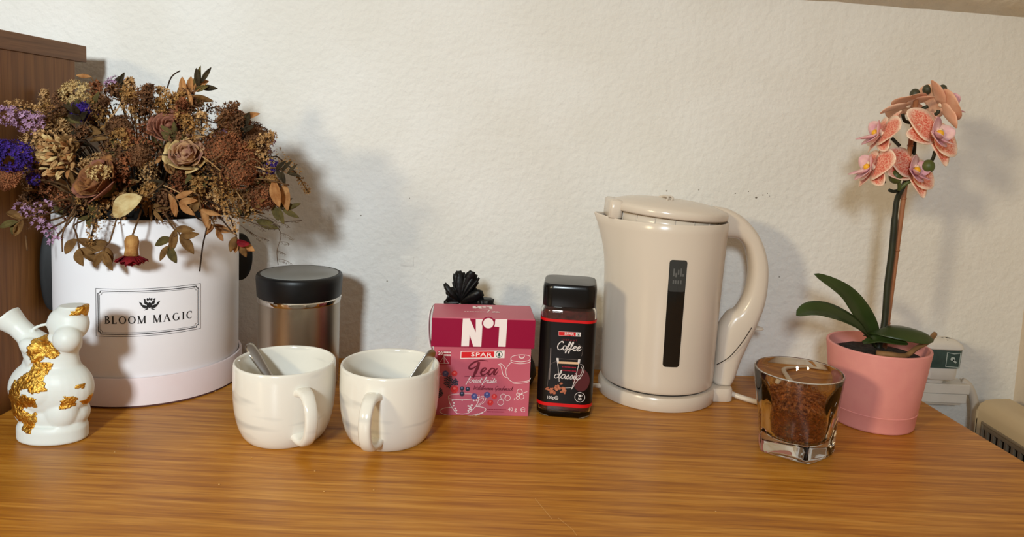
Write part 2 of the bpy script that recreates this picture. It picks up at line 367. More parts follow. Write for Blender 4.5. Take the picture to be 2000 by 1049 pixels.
# lettering with serifs, thick and thin strokes
def serif_word(ink, t, x, y, h):
    T, t_ = 0.16*h, 0.06*h
    for ch in t:
        def V(a, w=T): ink.rect(x+a*h-w/2, y, x+a*h+w/2, y+h); ink.rect(x+a*h-w/2-.08*h, y, x+a*h+w/2+.08*h, y+.05*h); ink.rect(x+a*h-w/2-.08*h, y+.95*h, x+a*h+w/2+.08*h, y+h)
        def arc(cx, cy, rx, ry, a0, a1, thick=True):
            n = 22; pts = []; ws = []
            for k in range(n+1):
                a = math.radians(a0+(a1-a0)*k/n); pts.append((x+(cx+rx*math.cos(a))*h, y+(cy+ry*math.sin(a))*h)); ws.append(t_+(T-t_)*abs(math.cos(a))**1.5)
            ink.line(pts, ws)
        if ch == 'B': V(.15); arc(.2, .74, .28, .235, -90, 90); arc(.2, .265, .36, .24, -90, 90); adv = .72
        elif ch == 'L': V(.15); ink.rect(x+.15*h, y, x+.58*h, y+.055*h); ink.rect(x+.54*h, y, x+.59*h, y+.25*h); adv = .70
        elif ch == 'O': arc(.45, .5, .36, .47, 0, 360); adv = .95
        elif ch == 'M':
            V(.12, t_*1.2); V(.84)
            ink.line([(x+.12*h, y+h), (x+.48*h, y)], T); ink.line([(x+.48*h, y), (x+.82*h, y+h)], t_); adv = 1.08
        elif ch == 'A':
            ink.line([(x+.08*h, y), (x+.40*h, y+h)], t_); ink.line([(x+.38*h, y+h), (x+.74*h, y)], T); ink.rect(x+.2*h, y+.32*h, x+.6*h, y+.37*h)
            ink.rect(x, y, x+.2*h, y+.05*h); ink.rect(x+.6*h, y, x+.9*h, y+.05*h); adv = .95
        elif ch == 'G': arc(.45, .5, .36, .47, 50, 320); ink.rect(x+.68*h, y+.05*h, x+.68*h+T, y+.42*h); ink.rect(x+.58*h, y+.40*h, x+.92*h, y+.45*h); adv = 1.0
        elif ch == 'I': V(.2); adv = .46
        elif ch == 'C': arc(.45, .5, .36, .47, 45, 315); ink.rect(x+.68*h, y+.70*h, x+.73*h, y+.95*h); adv = .86
        else: adv = .42
        x += (adv+.13)*h
    return x
w0 = serif_word(Ink(), 'BLOOM MAGIC', 0, 0, .86)
i_ = Ink(); serif_word(i_, 'BLOOM MAGIC', -w0/2+.06, 9.35, .86); i_.put('lettering', 'ink_black', hb, onbox)
i_ = Ink()                                                     # the lotus emblem
def pet(cx, cy, ang, l, w):
    n = 9; a = math.radians(ang); pts = []
    for sgn in (1, -1):
        for k in range(n):
            t = k/n if sgn > 0 else 1-k/n; s_ = sgn*w*math.sin(math.pi*t**.8)/2; pts.append((cx+l*t*math.cos(a)-s_*math.sin(a), cy+l*t*math.sin(a)+s_*math.cos(a)))
    i_.poly([(p[0]*1.35, 10.55+(p[1]-10.65)*1.35) for p in pts])
pet(0, 11.0, 90, .52, .42)
for s_ in (-1, 1):
    pet(.10*s_, 11.0, 90-62*s_, .62, .26); pet(.16*s_, 11.28, 90-32*s_, .42, .24); pet(.50*s_, 11.24, 90-38*s_, .42, .15)
    pet(.10*s_, 11.62, 90-18*s_, .24, .17); pet(.30*s_, 11.62, 90-30*s_, .22, .13); pet(.08*s_, 10.97, 90-112*s_, .36, .09)
pet(0, 11.66, 90, .22, .12)
i_.put('emblem', 'ink_black', hb, onbox)
# black ribbon loops at the sides of the box
for az, z0, z1, out in ((116, 11.6, 17.6, 1.7), (-66, 9.0, 18.5, 1.3)):
    a = math.radians(az); rad = Vector((math.sin(a), -math.cos(a), 0)); tan = Vector((math.cos(a), math.sin(a), 0)); base = Vector((HX, HY, 0)) + rad*(HR-.05); rg = []
    for sd_, k_ in ((-.5, .9), (-.4, 1), (.4, 1), (.5, .9)):
        rg.append([base+rad*(out*k_*math.sin(math.pi*k/16)**.75)+tan*sd_+Vector((0, 0, (z0+z1)/2-(z1-z0)/2*k_*math.cos(math.pi*k/16))) for k in range(17)])
    P(MB().loft(rg), 'ribbon_loop', 'ribbon_black', hb, angle=40)

# ------------------------------------------------------------------ mugs and spoons
def mug_mat():
    m = mat('mug_glaze', (226, 221, 210), 0.16, spec=0.55, coat=0.3); nt = m.node_tree; L = nt.links.new
    tc = nt.nodes['Texture Coordinate'] if 'Texture Coordinate' in nt.nodes else nt.nodes.new('ShaderNodeTexCoord')
    mp = nt.nodes.new('ShaderNodeMapping'); mp.inputs['Scale'].default_value = (9, 9, 42); mp.inputs['Rotation'].default_value = (0.10, 0.14, 0); L(tc.outputs['Object'], mp.inputs[0])
    n = nt.nodes.new('ShaderNodeTexNoise'); n.inputs['Scale'].default_value = 1.3; n.inputs['Detail'].default_value = 2; L(mp.outputs[0], n.inputs['Vector'])
    r = nt.nodes.new('ShaderNodeValToRGB'); e = r.color_ramp.elements; e[0].position = .28; e[0].color = lin((190, 188, 182)); e[1].position = .42; e[1].color = lin((228, 224, 214))
    L(n.outputs['Fac'], r.inputs[0]); L(r.outputs[0], nt.nodes['Principled BSDF'].inputs['Base Color'])
mug_mat()
MP = [(0.05, .18), (3.35, .18), (3.45, 0), (3.75, 0), (3.9, .14), (4.22, .6), (4.52, 1.3), (4.76, 2.2), (4.93, 3.2), (5.03, 4.4), (5.07, 5.6), (5.05, 6.8), (5.02, 7.6), (4.97, 7.78), (4.87, 7.86), (4.76, 7.80), (4.70, 7.62),
      (4.72, 6.8), (4.74, 5.6), (4.70, 4.4), (4.58, 3.2), (4.40, 2.2), (4.10, 1.3), (3.5, .75), (2.2, .55), (0.05, .5)]
def mug(loc, az, label):
    t = thing('mug', label, 'mug', (loc[0], loc[1], 0), group='white glazed mugs with spoons')
    P(MB().lathe(MP, (loc[0], loc[1], 0), 96), 'mug_body', 'mug_glaze', t, sub=0)
    d = Vector((math.sin(az), -math.cos(az), 0)); w = Vector((math.cos(az), math.sin(az), 0)); c = Vector((loc[0], loc[1], 0))
    path = cr([(4.75, 5.95, 0), (5.55, 6.15, 0), (6.5, 5.95, 0), (7.25, 5.1, 0), (7.5, 3.9, 0), (7.15, 2.5, 0), (6.3, 1.55, 0), (5.3, 1.25, 0), (4.3, 1.45, 0)], 5); rings = []
    for i, p in enumerate(path):
        q = path[min(i+1, len(path)-1)]-path[max(i-1, 0)]; q.normalize(); nrm = Vector((-q.y, q.x, 0)); t_ = i/(len(path)-1)
        hw = .62+.35*abs(2*t_-1)**3; ht = .38+.12*abs(2*t_-1)**4
        ring = []
        for k in range(16):
            a = 2*math.pi*k/16; s_, c_ = math.sin(a), math.cos(a); s_ = math.copysign(abs(s_)**.75, s_); c_ = math.copysign(abs(c_)**.75, c_)
            e = p+nrm*ht*s_; ring.append(c+d*e.x+Vector((0, 0, e.y))+w*hw*c_)
        rings.append(ring)
    P(MB().loft(rings), 'handle', 'mug_glaze', t); return t
mug((-22.4, 72.1), math.radians(36), 'white mug by the hat box, spoon handle leaning towards the flowers')
mug((-11.75, 72.6), math.radians(-8), 'white mug beside the pink tea box, its spoon leaning on the rim towards the box')
mat('steel_spoon', (176, 172, 168), 0.22, metal=1.0)
def spoon(tip, low, side, label):
    tip, low = Vector(tip), Vector(low); ax = (low-tip).normalized(); L_ = (low-tip).length; side = (Vector(side)-ax*ax.dot(Vector(side))).normalized(); up = side.cross(ax)
    t = thing('teaspoon', label, 'spoon', low, group='teaspoons in the mugs'); rings = []
    for s_, hw, ht in ((0, .15, .04), (.012, .35, .07), (.04, .50, .09), (.10, .56, .09), (.2, .54, .09), (.4, .42, .09), (.6, .30, .1), (.72, .24, .12)):
        ctr = tip+ax*L_*s_; rings.append([ctr+side*hw*math.cos(2*math.pi*k/14)+up*ht*math.sin(2*math.pi*k/14) for k in range(14)])
    P(MB().loft(rings), 'spoon_handle', 'steel_spoon', t)
    rings = []
    for s_, hw, sag in ((.70, .25, 0), (.76, .6, .12), (.84, 1.0, .28), (.92, .95, .3), (.97, .6, .15), (1.0, .12, .0)):
        ctr = tip+ax*L_*s_
        rings.append([ctr+side*hw*x+up*(-sag*(1-x*x)+.0) for x in (-1, -.7, -.35, 0, .35, .7, 1)])
    P(MB().grid(rings), 'spoon_bowl', 'steel_spoon', t, solid=.1)
spoon(at(484, 671, 74.6), (-20.8, 71.0, 1.95), (1, .25, .2), 'steel teaspoon in the mug by the hat box')
spoon(at(848, 684, 74.2), (-12.4, 71.6, 1.95), (.9, .5, .1), 'steel teaspoon in the mug beside the tea box')

# ------------------------------------------------------------------ steel canister
mat('black_plastic', (14, 14, 15), 0.38, spec=0.4); mat('lid_top_reflection', (128, 128, 124), 0.3, spec=0.6); mat('steel_ring', (205, 200, 192), 0.08, metal=1)
m = mat('brushed_steel', (178, 166, 150), 0.27, metal=1.0, bump=0.0); m.node_tree.nodes['Principled BSDF'].inputs['Anisotropic'].default_value = 0.6
QX, QY = -25.3, 86.7
cn = thing('steel_canister', 'brushed steel canister with a black screw lid behind the mug', 'canister', (QX, QY, 0))
P(MB().lathe([(.05, 0), (4.5, 0), (4.7, .2), (4.78, .6), (4.82, 5), (4.84, 10.6), (4.6, 10.8), (.05, 10.8)], (QX, QY, 0), 96), 'canister_body', 'brushed_steel', cn, angle=50)
P(MB().lathe([(4.5, 10.5), (4.9, 10.55), (4.98, 10.75), (4.98, 11.05), (4.85, 11.2), (4.5, 11.2)], (QX, QY, 0), 96), 'steel_collar', 'steel_ring', cn, angle=40)
ld = P(MB().lathe([(.05, 11.15), (4.88, 11.15), (4.95, 11.3), (5.08, 13.2), (5.06, 13.6), (4.95, 13.82), (4.72, 13.9), (4.62, 13.86), (.05, 13.84)], (QX, QY, 0), 96), 'lid', 'black_plastic', cn, angle=60)
P(MB().lathe([(.05, 13.90), (4.5, 13.90), (4.58, 13.85), (.05, 13.83)], (QX, QY, 0), 96), 'lid_disc', 'lid_top_reflection', ld)  # top of the black lid, its grey colour painting in the wall's reflection

# ------------------------------------------------------------------ tea box
mat('tea_pink', (196, 98, 116), 0.42, spec=0.4, var=(186, 86, 104), vscale=6); mat('tea_magenta', (146, 4, 54), 0.38, spec=0.4); mat('ink_white', (240, 228, 226), 0.6)
mat('ink_red', (214, 20, 30), 0.5); mat('ink_wine', (104, 10, 34), 0.6); mat('ink_green', (20, 74, 52), 0.6); mat('ink_crimson', (150, 8, 40), 0.6)
mat('berry_blue', (62, 58, 118), 0.5, var=(88, 92, 150), vscale=400); mat('berry_dark', (28, 28, 48), 0.5, var=(50, 56, 72), vscale=500); mat('ink_pale_blue', (128, 132, 180), 0.6); mat('ink_pale_red', (232, 110, 104), 0.6); mat('berry_red', (196, 26, 36), 0.5, var=(220, 60, 60), vscale=400)
TX, TY, TR = -2.55, 79.05, math.radians(4)
tb = thing('tea_box', 'pink tea carton with a dark magenta lid and white lettering', 'tea box', (TX, TY, 0), TR, local=True)
P(MB().box(-5.45, 5.45, 0.03, 6.1, 0, 8.3), 'carton_body', 'tea_pink', tb, smooth=False, bevel=0.05)
li = P(MB().box(-5.72, 5.72, -0.12, 6.25, 7.95, 11.25), 'lid', 'tea_pink', tb, smooth=False, bevel=0.06)
b = MB(); b.box(-5.75, 5.75, -0.15, 6.28, 7.93, 11.15); b.f = b.f[:4]; P(b, 'lid_band', 'tea_magenta', li, smooth=False)
def tc(u, v):                                  # print layout read off the front of the carton
    q = at(840+u/7.495, 680+v/7.495, 79.1); return ((q.x-TX)/math.cos(TR), q.z)
def tl(u, v):
    q = at(840+u/9.524, 590+v/9.524, 78.95); return ((q.x-TX)/math.cos(TR), q.z)
fr_ = lambda o: (lambda x, y: (x, 0.03-o, y))
fl_ = lambda o: (lambda x, y: (x, -0.15-o, y))
i_ = Ink()
i_.poly([tl(*p) for p in ((612, 297), (735, 297), (850, 560), (850, 310), (980, 318), (950, 828), (805, 822), (735, 600), (722, 815), (580, 812))])
i_.poly([tl(*p) for p in ((1215, 322), (1437, 325), (1402, 838), (1265, 832), (1285, 465), (1192, 455))])
c_ = tl(1083, 392); e_ = tl(1180, 392); i_.disc(c_[0], c_[1], e_[0]-c_[0])
i_.put('number_one_lettering', 'ink_white', tb, fl_(.02))
i_ = Ink(); i_.disc(c_[0], c_[1], (e_[0]-c_[0])*1.27); i_.put('dot_outline', 'tea_magenta', tb, lambda x, y: (x, -0.15-.028, y))
i_ = Ink(); i_.disc(c_[0], c_[1], e_[0]-c_[0]); i_.put('dot', 'ink_white', tb, lambda x, y: (x, -0.15-.036, y))
# same mark small on the lid's top
i_ = Ink(); top = lambda x, y: (x, y, 11.25+.02)
i_.poly([(-1.2, 4.2), (-.8, 4.2), (-.55, 4.75), (-.5, 4.2), (-.15, 4.2), (-.15, 5.3), (-.5, 5.3), (-.8, 4.7), (-.85, 5.3), (-1.2, 5.3)]); i_.disc(.15, 5.0, .26)
i_.poly([(.75, 4.2), (1.1, 4.2), (1.1, 5.3), (.5, 5.3), (.5, 4.95), (.75, 4.95)]); i_.rect(-.3, 3.95, 1.15, 4.02)
[i_.rect(-2.2+.3*k, 2.55, -2.2+.3*k+.22, 2.72) for k in range(8)]; script(i_, 'ea', .95, 2.5, .5, .1); i_.curve([(.1, 3.5), (.5, 3.65), (1.1, 3.6)], .1); i_.curve([(.75, 3.6), (.55, 2.9), (.4, 2.4)], .12)
i_.put('lid_lettering', 'ink_white', tb, top)
# brand strip
def q4(f, a, b_, c, d): return [f(*p) for p in (a, b_, c, d)]
Ink().poly(q4(tc, (450, 38), (1092, 40), (1088, 152), (446, 148))).put('brand_strip', 'ink_white', tb, fr_(.02))
Ink().poly(q4(tc, (462, 46), (940, 50), (936, 138), (458, 135))).put('brand_field', 'ink_red', tb, fr_(.03))
a_ = tc(750, 122); hh = tc(750, 62)[1]-a_[1]
i_ = Ink(); i_.text('SPAR', a_[0], a_[1]+.03, hh*.92, 0.02, 1.5, 0, 1.15); i_.put('brand_lettering', 'ink_white', tb, fr_(.04))
def fir(i, f, u, v, s):
    c = f(u, v); i.ellipse(c[0], c[1], s, s, s*.2); y = c[1]
    i.poly([(c[0], y+s*.72), (c[0]+s*.32, y+s*.18), (c[0]-s*.32, y+s*.18)]); i.poly([(c[0], y+s*.4), (c[0]+s*.48, y-s*.22), (c[0]-s*.48, y-s*.22)])
    i.poly([(c[0], y), (c[0]+s*.6, y-s*.5), (c[0]-s*.6, y-s*.5)]); i.rect(c[0]-s*.1, y-s*.75, c[0]+s*.1, y-s*.45)
i_ = Ink(); fir(i_, tc, 1010, 96, .36); i_.put('fir_emblem', 'ink_green', tb, fr_(.04))
# Tea
i_ = Ink()
def cw(f, pts, ws, k=6):
    q = cr([(*f(*p), 0) for p in pts], k); w = []
    for i in range(len(ws)-1): w += [ws[i]+(ws[i+1]-ws[i])*j/k for j in range(k)]
    i_.line(q, w+[ws[-1]])
cw(tc, ((850, 190), (760, 178), (680, 190), (600, 235), (572, 285), (600, 300), (650, 280), (690, 250)), (.05, .14, .2, .2, .22, .24, .14, .06))
cw(tc, ((715, 200), (700, 270), (665, 350), (630, 425)), (.3, .34, .34, .2))
cw(tc, ((742, 350), (790, 335), (820, 305), (800, 290), (765, 315), (745, 360), (765, 395), (805, 385), (845, 350)), (.08, .12, .14, .14, .2, .24, .2, .12, .08))
cw(tc, ((945, 310), (900, 300), (865, 340), (850, 380), (880, 392), (925, 345), (950, 305)), (.12, .16, .22, .24, .16, .14, .14))
cw(tc, ((985, 300), (950, 345), (935, 385), (965, 385), (998, 330)), (.1, .22, .24, .12, .06))
i_.line([tc(505, 412), tc(1038, 412)], .05); i_.put('tea_lettering', 'ink_wine', tb, fr_(.02))
i_ = Ink(); a_ = tc(540, 497); b_ = tc(985, 497); script(i_, 'forest fruits', a_[0], a_[1], .36, .055, .25, (b_[0]-a_[0])/(.36*8.2)); i_.put('flavour_lettering', 'ink_white', tb, fr_(.03))
i_ = Ink(); a_ = tc(630, 605); b_ = tc(1222, 605); script(i_, 'Waldbeeren-Geschmack', a_[0], a_[1], .24, .042, .25, (b_[0]-a_[0])/(.24*16.6)); i_.put('flavour_lettering', 'ink_wine', tb, fr_(.03))
# teapot outline
i_ = Ink(); W_ = .055
i_.curve([tc(*p) for p in ((1472, 150), (1440, 120), (1330, 108), (1230, 120), (1185, 150), (1200, 190), (1330, 212), (1440, 195), (1474, 165))], W_)
i_.curve([tc(*p) for p in ((1300, 118), (1315, 150), (1350, 158), (1375, 145), (1380, 120))], .09)
i_.curve([tc(*p) for p in ((1185, 170), (1195, 215), (1320, 240), (1440, 225), (1474, 200))], W_)
i_.curve([tc(*p) for p in ((1190, 212), (1130, 280), (1108, 350), (1135, 440), (1210, 505), (1330, 505), (1440, 490), (1474, 450))], W_)
i_.curve([tc(*p) for p in ((1210, 505), (1225, 525), (1330, 528), (1430, 515), (1455, 490))], W_)
i_.curve([tc(*p) for p in ((992, 245), (1040, 235), (1075, 262), (1100, 300), (1115, 300))], W_); i_.curve([tc(*p) for p in ((992, 245), (1030, 262), (1050, 320), (1070, 400), (1110, 435), (1140, 438))], W_)
# cup and saucer outline
i_.curve([tc(*p) for p in ((270, 690), (320, 668), (450, 660), (600, 665), (700, 690))], .045); i_.curve([tc(*p) for p in ((270, 690), (290, 725), (380, 742), (520, 745), (680, 735))], .05)
i_.curve([tc(*p) for p in ((270, 690), (290, 790), (340, 880), (395, 945))], .07); i_.curve([tc(*p) for p in ((720, 690), (700, 790), (640, 880), (560, 945))], .07)
i_.curve([tc(*p) for p in ((395, 945), (480, 955), (560, 945))], .05)
i_.curve([tc(*p) for p in ((700, 730), (770, 700), (815, 720), (800, 780), (730, 830), (660, 850))], .05); i_.curve([tc(*p) for p in ((720, 750), (770, 725), (785, 745), (760, 790), (700, 825))], .04)
i_.curve([tc(*p) for p in ((330, 850), (220, 860), (150, 895), (180, 940), (300, 972), (480, 985), (660, 972), (790, 930), (815, 890), (760, 862), (660, 850))], .06)
i_.curve([tc(*p) for p in ((200, 950), (330, 990), (480, 1000), (640, 990), (780, 945))], .05)
for u, v in ((330, 750), (350, 790), (345, 830), (370, 870), (385, 900), (470, 750), (560, 840), (590, 860), (610, 830), (575, 880), (640, 760), (680, 760), (700, 720), (560, 910), (250, 970), (330, 985), (610, 985), (700, 965), (580, 845), (600, 890)):
    c = tc(u, v); i_.poly([(c[0]-.13, c[1]), (c[0], c[1]+.1), (c[0]+.15, c[1]+.02), (c[0]+.03, c[1]-.12)])
for u, v, r in ((1070, 715, 40), (1135, 738, 42), (1033, 800, 46), (1312, 650, 40), (1340, 725, 36), (1288, 690, 26), (1282, 742, 22)):
    c = tc(u, v); i_.ellipse(c[0], c[1], r/7.495*79/1420, r/7.495*79/1420, .05)
i_.curve([tc(*p) for p in ((1330, 690), (1370, 668), (1425, 652))], .05); i_.curve([tc(*p) for p in ((1225, 770), (1240, 765), (1232, 745))], .06)
i_.curve([tc(*p) for p in ((130, 330), (165, 370), (140, 410))], .03); i_.curve([tc(*p) for p in ((120, 400), (160, 380), (190, 400))], .03)
a_ = tc(1215, 932); i_.text('40 g', a_[0]-.1, a_[1], .42, 0, .95)
c = tc(1362, 915); i_.ellipse(c[0], c[1], .25, .25, .05, 30, 330); i_.rect(c[0]-.24, c[1]-.03, c[0]+.25, c[1]+.02)
i_.put('line_drawing', 'ink_white', tb, fr_(.025))
i_ = Ink(); 
for v in (898, 932):
    a_ = tc(835, v); e_ = tc(1110 if v < 900 else 1075, v); x = a_[0]
    while x < e_[0]: w = random.uniform(.05, .16); i_.rect(x, a_[1]-.05, x+w, a_[1]+.05); x += w+.03
i_.put('small_print', 'ink_crimson', tb, fr_(.02))
Ink().poly(q4(tc, (112, 22), (308, 26), (304, 236), (110, 232))).put('count_badge', 'ink_crimson', tb, fr_(.02))
i_ = Ink(); a_ = tc(155, 82); i_.text('20', a_[0], a_[1], .36, .01)
for v in (48, 88):
    a_ = tc(205, v); e_ = tc(300, v); x = a_[0]
    while x < e_[0]: i_.rect(x, a_[1]-.09, x+.07, a_[1]+.09); x += .1
i_.line([tc(*p) for p in ((208, 105), (278, 212), (135, 212))], .05, True); i_.line([tc(208, 105), tc(212, 215)], .04); i_.put('badge_lettering', 'ink_white', tb, fr_(.03))
def berries(name, m, L_):
    for u, v, r in L_:
        c = tc(u, v); s_ = r/7.495*79/1420; i = Ink(); i.disc(c[0], c[1], s_); o_ = i.put(name, m, tb, fr_(.035)); i = Ink(); i.disc(c[0]-.05*s_, c[1]+.25*s_, s_*.34); i.put('berry_crown', 'ink_pale_blue' if 'blue' in m or 'dark' in m else 'ink_pale_red', o_, fr_(.045))
berries('printed_blueberry', 'berry_blue', ((230, 360, 46), (648, 702, 48), (835, 685, 48)))
berries('printed_currant', 'berry_dark', ((470, 582, 34), (552, 592, 34), (470, 660, 38)))
berries('printed_red_berry', 'berry_red', ((360, 360, 44), (360, 592, 58), (940, 712, 42), (882, 800, 46)))
for gx, gy, n, rr in ((275, 480, 34, 80), (375, 490, 18, 48), (140, 640, 24, 62)):
    i = Ink()
    for k in range(n):
        a = k*2.4; r = rr*math.sqrt((k+.3)/n); c = tc(max(gx+r*math.cos(a)*.85, 95), gy+r*math.sin(a)*1.1); i.disc(c[0], c[1], .085, n=10)
    i.put('printed_blackberry', 'berry_dark', tb, fr_(.035))

# ------------------------------------------------------------------ coffee jar
clear_glass('jar_glass', 1.45); mat('coffee', (92, 22, 16), 0.7, var=(62, 12, 8), vscale=300)
mat('jar_cap', (10, 10, 11), 0.22, spec=0.5); mat('label_black', (11, 9, 10), 0.35, spec=0.35); mat('label_red', (206, 14, 20), 0.4)
mat('ink_glow', (74, 8, 14), 0.5); mat('bean', (150, 78, 52), 0.6, var=(190, 116, 84), vscale=500); mat('ink_cream', (214, 176, 140), 0.6); mat('ink_grey', (120, 108, 104), 0.6); mat('ink_silver', (222, 214, 212), 0.6)
JX, JY, JR = 7.12, 82.35, math.radians(-5)
jr = thing('coffee_jar', 'square glass jar of instant coffee with black label and black cap', 'coffee jar', (JX, JY, 0), JR, local=True)
def rr(w, d, r, z): return rrect(w, d, r, z, 6)
outer = [(5.3, 1.2, 0.0), (5.9, 1.3, .08), (6.25, 1.35, .4), (6.3, 1.35, 1.0), (6.3, 1.35, 12.0), (6.2, 1.3, 12.4), (5.9, 1.2, 12.65), (5.6, 1.1, 12.8)]
inner = [(5.3, 1.1, 12.8), (5.55, 1.1, 12.55), (5.9, 1.2, 12.2), (5.98, 1.2, 11.9), (5.98, 1.2, 1.2), (5.8, 1.1, .8), (5.2, 1.0, .6)]
P(MB().loft([rr(w, w-.15, r, z) for w, r, z in outer+inner], (True, True)), 'glass_body', 'jar_glass', jr, angle=45)
P(MB().loft([rr(w, w-.15, r, z) for w, r, z in ((5.1, 1.0, .68), (5.7, 1.1, .86), (5.9, 1.15, 1.3), (5.9, 1.15, 11.9), (5.5, 1.1, 12.3))]), 'coffee_powder', 'coffee', jr, angle=45)
P(MB().loft([rr(w, w-.15, r, z) for w, r, z in ((5.7, 1.0, 12.72), (5.95, 1.1, 12.78), (6.0, 1.15, 13.0), (6.05, 1.2, 14.75), (5.95, 1.25, 15.1), (5.7, 1.2, 15.28), (5.3, 1.0, 15.3))]), 'cap', 'jar_cap', jr, angle=40)
def jc(u, v):
    q = at(1050+u/5.246, 620+v/5.246, 79.3); return (q.x-JX, q.z)
zt = at(1115, 628, 79.3).z; zb = at(1105, 791, 79.3).z
def wrap(z0, z1, off, name, m, parent=jr):
    pts = [p for p in rrect(6.3+2*off, 6.15+2*off, 1.35+off, 0, 6)]
    k = max(range(len(pts)), key=lambda i: pts[i][1]+abs(pts[i][0])*.01)
    seq = sorted([p for p in pts if p[1] < 2.0], key=lambda p: math.atan2(p[0], -p[1]))
    return P(MB().grid([[(p[0], p[1], z0) for p in seq], [(p[0], p[1], z1) for p in seq]]), name, m, parent, smooth=True, angle=40)
lab = wrap(zb, zt, .02, 'label', 'label_black')
wrap(zt-.15, zt+.17, .03, 'red_stripe', 'label_red', lab); wrap(zb-.22, zb+.16, .03, 'red_stripe', 'label_red', lab)
jf = lambda o: (lambda x, y: (x, -3.075-.02-o, y))
# soft dark-red patch behind the glass cup
i_ = Ink(); c = jc(470, 640); i_.disc(c[0], c[1], .95, 1.3); i_.put('red_patch', 'ink_glow', lab, jf(.012))
Ink().poly(q4(jc, (240, 144), (468, 152), (466, 194), (240, 188))).put('brand_strip', 'ink_silver', lab, jf(.02))
Ink().poly(q4(jc, (242, 146), (416, 152), (414, 190), (242, 186))).put('brand_field', 'label_red', lab, jf(.03))
a_ = jc(348, 183); i_ = Ink(); i_.text('SPAR', a_[0], a_[1]+.02, .30, .02, 1.1); i_.put('brand_lettering', 'ink_silver', lab, jf(.04))
i_ = Ink(); fir(i_, jc, 441, 174, .17); i_.put('fir_emblem', 'ink_green', lab, jf(.04))
i_ = Ink(); a_ = jc(350, 240); i_.text('INSTANT', a_[0], a_[1], .19, 0, 1.0, 0, 1.7); [i_.rect(jc(275, v)[0]+.16*k, jc(275, v)[1], jc(275, v)[0]+.16*k+.11, jc(275, v)[1]+.13) for v in (512, 548) for k in range(10)]; i_.put('small_lettering', 'ink_crimson', lab, jf(.03))
i_ = Ink(); a_ = jc(218, 330); b_ = jc(466, 330); script(i_, 'Coffee', a_[0], a_[1], .5, .10, .12, (b_[0]-a_[0])/(.5*4.5)); a_ = jc(190, 622); b_ = jc(440, 622); script(i_, 'classic', a_[0], a_[1], .47, .08, .12, (b_[0]-a_[0])/(.47*4.2))
a_ = jc(152, 838); i_.text('100g', a_[0], a_[1], .34, .01, .85); c = jc(218, 826); i_.ellipse(c[0], c[1], .2, .2, .055, 30, 330); i_.rect(c[0]-.2, c[1]-.03, c[0]+.2, c[1]+.03)
c = jc(456, 812); i_.ellipse(c[0], c[1], .56, .56, .05); i_.text('50', c[0], c[1]-.34, .28, .02); i_.poly([(c[0]-.2, c[1]+.3), (c[0]+.14, c[1]+.3), (c[0]+.1, c[1]+.05), (c[0]-.12, c[1]+.05)]); i_.ellipse(c[0]+.17, c[1]+.2, .08, .08, .04)
i_.put('lettering', 'ink_silver', lab, jf(.04))
i_ = Ink(); i_.poly(q4(jc, (232, 452), (448, 455), (446, 478), (234, 474))); i_.put('coffee_foam', 'ink_cream', lab, jf(.03))
i_ = Ink()
i_.curve([jc(*p) for p in ((218, 425), (232, 500), (242, 600), (245, 660))], .05); i_.curve([jc(*p) for p in ((458, 432), (435, 520), (405, 640), (370, 735))], .06); i_.poly(q4(jc, (218, 418), (240, 418), (243, 462), (224, 462))); i_.poly(q4(jc, (440, 425), (462, 425), (456, 468), (434, 468)))
i_.curve([jc(*p) for p in ((462, 475), (490, 490), (498, 540), (470, 600), (420, 660), (380, 725))], .045); i_.curve([jc(*p) for p in ((470, 500), (482, 530), (465, 580), (425, 635))], .04); i_.curve([jc(*p) for p in ((245, 722), (310, 722), (372, 718))], .04)
i_.put('cup_outline', 'ink_silver', lab, jf(.035))
i_ = Ink(); i_.curve([jc(*p) for p in ((160, 320), (155, 450), (145, 640))], .10); i_.curve([jc(*p) for p in ((215, 455), (165, 480), (140, 560), (125, 710))], .025); i_.curve([jc(*p) for p in ((440, 270), (485, 310), (480, 370), (470, 395))], .025); i_.curve([jc(*p) for p in ((240, 425), (330, 428), (440, 432))], .03); i_.put('fine_lines', 'ink_grey', lab, jf(.025))
rb = random.Random(3)
for k in range(34):
    t = rb.random(); u = 155+150*rb.random(); top = 770-110*(1-abs((u-240)/95)**1.5) if abs(u-240) < 95 else 760
    v = top+(775-top)*rb.random(); c = jc(u, v); a = rb.random()*3.14; i = Ink(); n = 10
    i.poly([(c[0]+.2*math.cos(2*math.pi*j/n)*math.cos(a)-.11*math.sin(2*math.pi*j/n)*math.sin(a), c[1]+.2*math.cos(2*math.pi*j/n)*math.sin(a)+.11*math.sin(2*math.pi*j/n)*math.cos(a)) for j in range(n)])
    i.put('printed_bean', 'bean', lab, jf(.03+.0008*k))
for u, v in ((115, 738), (128, 725), (138, 745)):
    c = jc(u, v); Ink().disc(c[0], c[1], .17, .1, 10).put('printed_bean', 'bean', lab, jf(.04))

# ------------------------------------------------------------------ black pouch behind the tea box
mat('pouch_black', (8, 8, 9), 0.45, spec=0.4, bump=0.5, bscale=120, bdist=0.002)
pc = thing('black_pouch', 'black gathered pouch with a frayed tied top behind the tea carton', 'pouch', (-2.2, 90.6, 0))
rg = []
for z, rx, ry in ((0.02, 4.8, 3.0), (.3, 5.9, 3.9), (1.2, 6.35, 4.3), (2.4, 6.1, 4.3), (4, 5.4, 4.0), (6, 4.6, 3.4), (8, 3.6, 2.6), (9.6, 2.2, 1.6), (10.6, 1.0, .9), (11.2, 1.1, 1.0)):
    rg.append([(-2.2-.6*z/10+rx*math.cos(2*math.pi*k/48)*(1+.04*math.sin(9*2*math.pi*k/48)*z/5), 90.6-2.0*(z/11)**2+ry*math.sin(2*math.pi*k/48)*(1+.04*math.sin(9*2*math.pi*k/48)*z/5), z) for k in range(48)])
